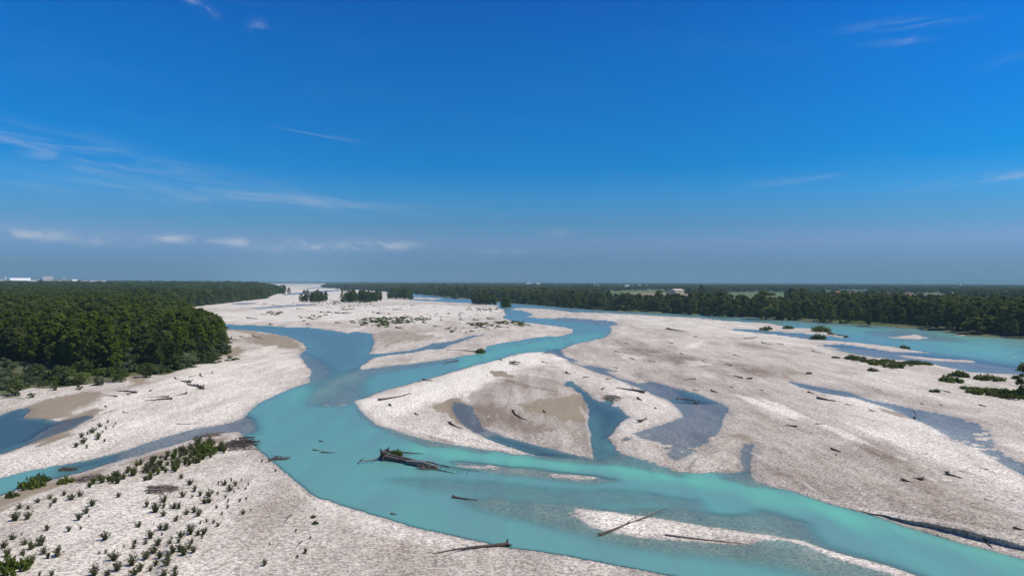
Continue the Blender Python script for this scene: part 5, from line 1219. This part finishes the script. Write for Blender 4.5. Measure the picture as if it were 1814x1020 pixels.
# ------------------------------------------------------------------ far buildings
def building(name, label, x0, x1, ytop, d, kind='hall', wall=None, roof=None, roofh=.25, cat='building', depth=None, ground=0.0, storeys=2, ang=None, group=None):
    """x0..x1 and ytop in photo pixels, d metres away; stands on the ground behind its trees"""
    yh = 496 + 6 * (x0 + x1) / 2 / 1814
    k = d / F; w = (x1 - x0) * k; h = H + (yh - ytop) * k
    h = max(h, 4.0); xc = ((x0 + x1) / 2 - 907) * k
    dep = depth or min(w * .6, 40)
    e = empty(name, (xc, d, 0), ang or 0.0); tag(e, label, cat, group)
    wall = wall or M_WHITE; roof = roof or M_GREYR
    if ang is None: e.rotation_euler.z = ang_ = .62; w = w / (math.cos(.62) + .25)
    b = MB(); eave = h * (1 - roofh) if kind != 'flat' else h - .6
    b.box(-w / 2, w / 2, 0, dep, -.5, eave); mesh_obj('wall', b.mesh('wall'), (wall,), e)
    if kind == 'flat':
        b = MB(); b.box(-w / 2 - .3, w / 2 + .3, -.3, dep + .3, eave + .002, h); mesh_obj('roof', b.mesh('roof'), (roof,), e)
    elif kind == 'gable':
        o = .5; V = [(-w / 2 - o, -o, eave - .1), (w / 2 + o, -o, eave - .1), (w / 2 + o, dep + o, eave - .1), (-w / 2 - o, dep + o, eave - .1), (-w / 2 - o, dep / 2, h), (w / 2 + o, dep / 2, h)]
        b = MB(); b.add(V, [(0, 1, 5, 4), (2, 3, 4, 5), (1, 2, 5), (3, 0, 4), (3, 2, 1, 0)]); mesh_obj('roof', b.mesh('roof'), (roof,), e)
    elif kind == 'hall':
        b = MB(); n = 8; V = []
        for i in range(n + 1):
            t = math.pi * i / n; y = dep / 2 - math.cos(t) * (dep / 2 + .3); z = eave - .05 + math.sin(t) * (h - eave)
            V += [(-w / 2 - .3, y, z), (w / 2 + .3, y, z)]
        Fc = [(2 * i, 2 * i + 1, 2 * i + 3, 2 * i + 2) for i in range(n)] + [tuple(range(0, 2 * n + 2, 2)), tuple(range(2 * n + 1, 0, -2))]
        b.add(V, Fc); mesh_obj('roof', b.mesh('roof'), (roof,), e)
    elif kind == 'spire':
        o = .3; V = [(-w / 2 - o, -o, eave), (w / 2 + o, -o, eave), (w / 2 + o, dep + o, eave), (-w / 2 - o, dep + o, eave), (0, dep / 2, h)]
        b = MB(); b.add(V, [(0, 1, 4), (1, 2, 4), (2, 3, 4), (3, 0, 4), (3, 2, 1, 0)]); mesh_obj('roof', b.mesh('roof'), (roof,), e)
    nw = max(1, min(10, int(w / 7))); ww = min(2.0, w / nw * .45)
    for j in range(storeys):
        zc = eave * (j + .55) / storeys; hh = min(1.6, eave / storeys * .4)
        for i in range(nw):
            xw = -w / 2 + w * (i + .5) / nw
            b = MB(); b.box(xw - ww / 2, xw + ww / 2, -.06, .05, zc - hh / 2, zc + hh / 2); mesh_obj('window', b.mesh('window'), (M_GLASS,), e)
    return e
def build_town():
    B = building
    B('factory_tower', 'narrow white tower at the far left of the skyline', 8, 11.5, 489.0, 2700, 'flat', storeys=3, depth=9)
    B('factory_hall', 'white low building at the left picture edge on the skyline', -8, 5, 493.6, 2600, 'flat', storeys=1)
    B('factory_hall', 'wide white hall with a rounded roof left of the white tower block', 20, 52, 492.4, 2650, 'hall', roofh=.35, roof=M_WHITE, storeys=1)
    B('factory_hall', 'low white shed between the rounded hall and the tower block', 56, 74, 494.6, 2600, 'flat', storeys=1)
    B('factory_block', 'tall white windowless-looking block, the highest building on the left skyline', 76.5, 93, 488.6, 2600, 'flat', M_WHITE, M_WHITE, storeys=5, depth=30)
    B('factory_hall', 'long pale low building attached right of the tall white block', 94, 121, 494.7, 2620, 'flat', M_CREAM, storeys=1)
    B('factory_hall', 'white roof just right of the long pale building', 128.5, 137, 494.9, 2600, 'gable', roof=M_WHITE, storeys=1)
    B('factory_hall', 'long thin white roof on the left skyline above the wood', 140, 158, 495.9, 2500, 'flat', storeys=1)
    B('factory_hall', 'rightmost long white roof of the left skyline', 160, 187, 495.7, 2500, 'flat', storeys=1)
    B('distant_hall', 'small white far building above the factory roofs', 111, 115, 490.9, 6500, 'flat', storeys=1)
    B('distant_hall', 'white warehouse on the centre skyline above the dark wood', 932, 944, 500.2, 5200, 'flat', storeys=1)
    B('distant_hall', 'smaller white warehouse right of the centre skyline warehouse', 949, 957, 500.3, 5300, 'flat', storeys=1)
    B('farm_shed', 'pale low shed showing between treetops below the centre warehouses', 957, 967, 507.5, 2300, 'gable', M_CREAM, storeys=1)
    B('distant_hall', 'white hall beside a thin chimney on the far plain', 1054, 1062, 503.9, 3600, 'flat', storeys=1)
    B('chimney_stack', 'thin tall chimney beside a white hall on the far plain', 1052.6, 1053.8, 498.0, 3600, 'flat', storeys=1, cat='chimney', depth=4)
    B('distant_hall', 'very long white hall on the far plain', 1103, 1125, 504.4, 3500, 'flat', storeys=1)
    B('distant_hall', 'short white hall at the right end of the row on the far plain', 1143, 1148, 504.4, 3500, 'flat', storeys=1)
    B('distant_hall', 'dull white hall right of the very long hall', 1128, 1139, 504.0, 3900, 'flat', storeys=1)
    B('farm_building', 'long pale farm building in the green fields beyond the river', 1192, 1217, 511.8, 1750, 'gable', M_CREAM, M_CREAM, storeys=1)
    B('field_hut', 'tiny white hut in front of the green field', 1299, 1302, 525.6, 900, 'gable', storeys=1)
    B('farmhouse', 'white house with red roof, largest of the farm group at right', 1481, 1493, 515.2, 1350, 'gable', M_WHITE, M_TILE, .4)
    B('farmhouse', 'red roofed house right of the largest farmhouse', 1503, 1511, 516.0, 1350, 'gable', M_CREAM, M_TILE, .45)
    B('farmhouse', 'white house at the right end of the farm group', 1512, 1518, 517.0, 1350, 'gable', M_WHITE, M_TILE, .4)
    B('farmhouse', 'grey white house left of the farm group', 1446, 1454, 516.4, 1400, 'gable', M_WHITE, M_GREYR, .35)
    B('farmhouse', 'small house between the grey white house and the farm group', 1463, 1471, 516.4, 1450, 'gable', M_STONEW, M_TILE, .4)
    for (x0, x1, yt, lab) in [(1556, 1566, 517.0, 'leftmost'), (1568, 1580, 517.6, 'second from left'), (1583, 1590, 517.2, 'third from left'), (1591, 1600, 517.2, 'fourth from left'), (1610, 1618, 518.6, 'last, right of the church tower')]:
        B('village_house', 'red roofed village house behind the church, %s of the row' % lab, x0, x1, yt, 1300, 'gable', M_WHITE if x0 > 1580 else M_CREAM, M_TILE, .5)
    B('church_tower', 'yellow square bell tower rising from the trees at right', 1603.5, 1608.3, 517.4, 880, 'spire', M_CREAM, M_TILE, .12, 'church tower', depth=3.4, storeys=3)
    B('church', 'yellow church nave right of the bell tower', 1608.8, 1622, 525.2, 880, 'gable', M_CREAM, M_TILE, .35, 'church', storeys=1)
    B('farmhouse', 'pale red roofed house among trees right of the church', 1633, 1646, 528.2, 850, 'gable', M_WHITE, M_TILE, .45)
    B('farmhouse', 'long low tan farmhouse right of the church with flat tiled roof', 1657, 1682, 526.3, 900, 'gable', M_CREAM, M_TILE, .4)
    B('farm_shed', 'grey metal shed roof tilted among the trees at far right', 1731, 1741, 527.2, 800, 'gable', M_STONEW, M_WHITE, .5, ang=-.7, storeys=1)
    B('village_house', 'grey house below the tall far steeples', 1684, 1692, 517.6, 1500, 'gable', M_WHITE, M_GREYR, .4)
    B('church_steeple', 'dark far steeple standing above the wood at right', 1688.6, 1691.2, 506.6, 2300, 'spire', M_STONEW, M_GREYR, .35, 'church tower', depth=5, storeys=2)
    B('lattice_tower', 'taller of two thin pale towers on the right horizon', 1701, 1702.4, 500.0, 3600, 'spire', M_WHITE, M_WHITE, .3, 'tower', depth=4, storeys=1)
    B('lattice_tower', 'shorter thin tower left of the taller one on the right horizon', 1697.6, 1698.4, 498.6, 4800, 'flat', M_STONEW, M_STONEW, .3, 'tower', depth=3, storeys=1)
    B('distant_hall', 'far white hall on the right horizon left of the thin towers', 1664, 1680, 507.0, 4300, 'flat', storeys=1)
    B('distant_hall', 'low white hall far right on the horizon', 1790, 1812, 507.2, 4600, 'flat', storeys=1)
build_town()

# ------------------------------------------------------------------ the air
def build_haze():
    x0, x1, y0, y1, z0, z1 = -42000, 42000, -42000, 42000, -5, 260
    v = [(x, y, z) for z in (z0, z1) for (x, y) in ((x0, y0), (x1, y0), (x1, y1), (x0, y1))]
    f = [(3, 2, 1, 0), (4, 5, 6, 7), (0, 1, 5, 4), (1, 2, 6, 5), (2, 3, 7, 6), (3, 0, 4, 7)]
    me = bpy.data.meshes.new('haze'); me.from_pydata(v, [], f); me.update()
    m, N, L = new_mat('air_haze')
    o = N.new('ShaderNodeOutputMaterial'); pv = N.new('ShaderNodeVolumePrincipled')
    pv.inputs['Color'].default_value = HAZE_COL; pv.inputs['Density'].default_value = HAZE_D; pv.inputs['Anisotropy'].default_value = 0.0
    L.new(pv.outputs[0], o.inputs['Volume'])
    m.volume_intersection_method if False else None
    h = mesh_obj('haze', me, (m,)); tag(h, kind='stuff')
HAZE_COL = (0.335, 0.565, 0.685, 1); HAZE_D = 9e-5
build_haze()
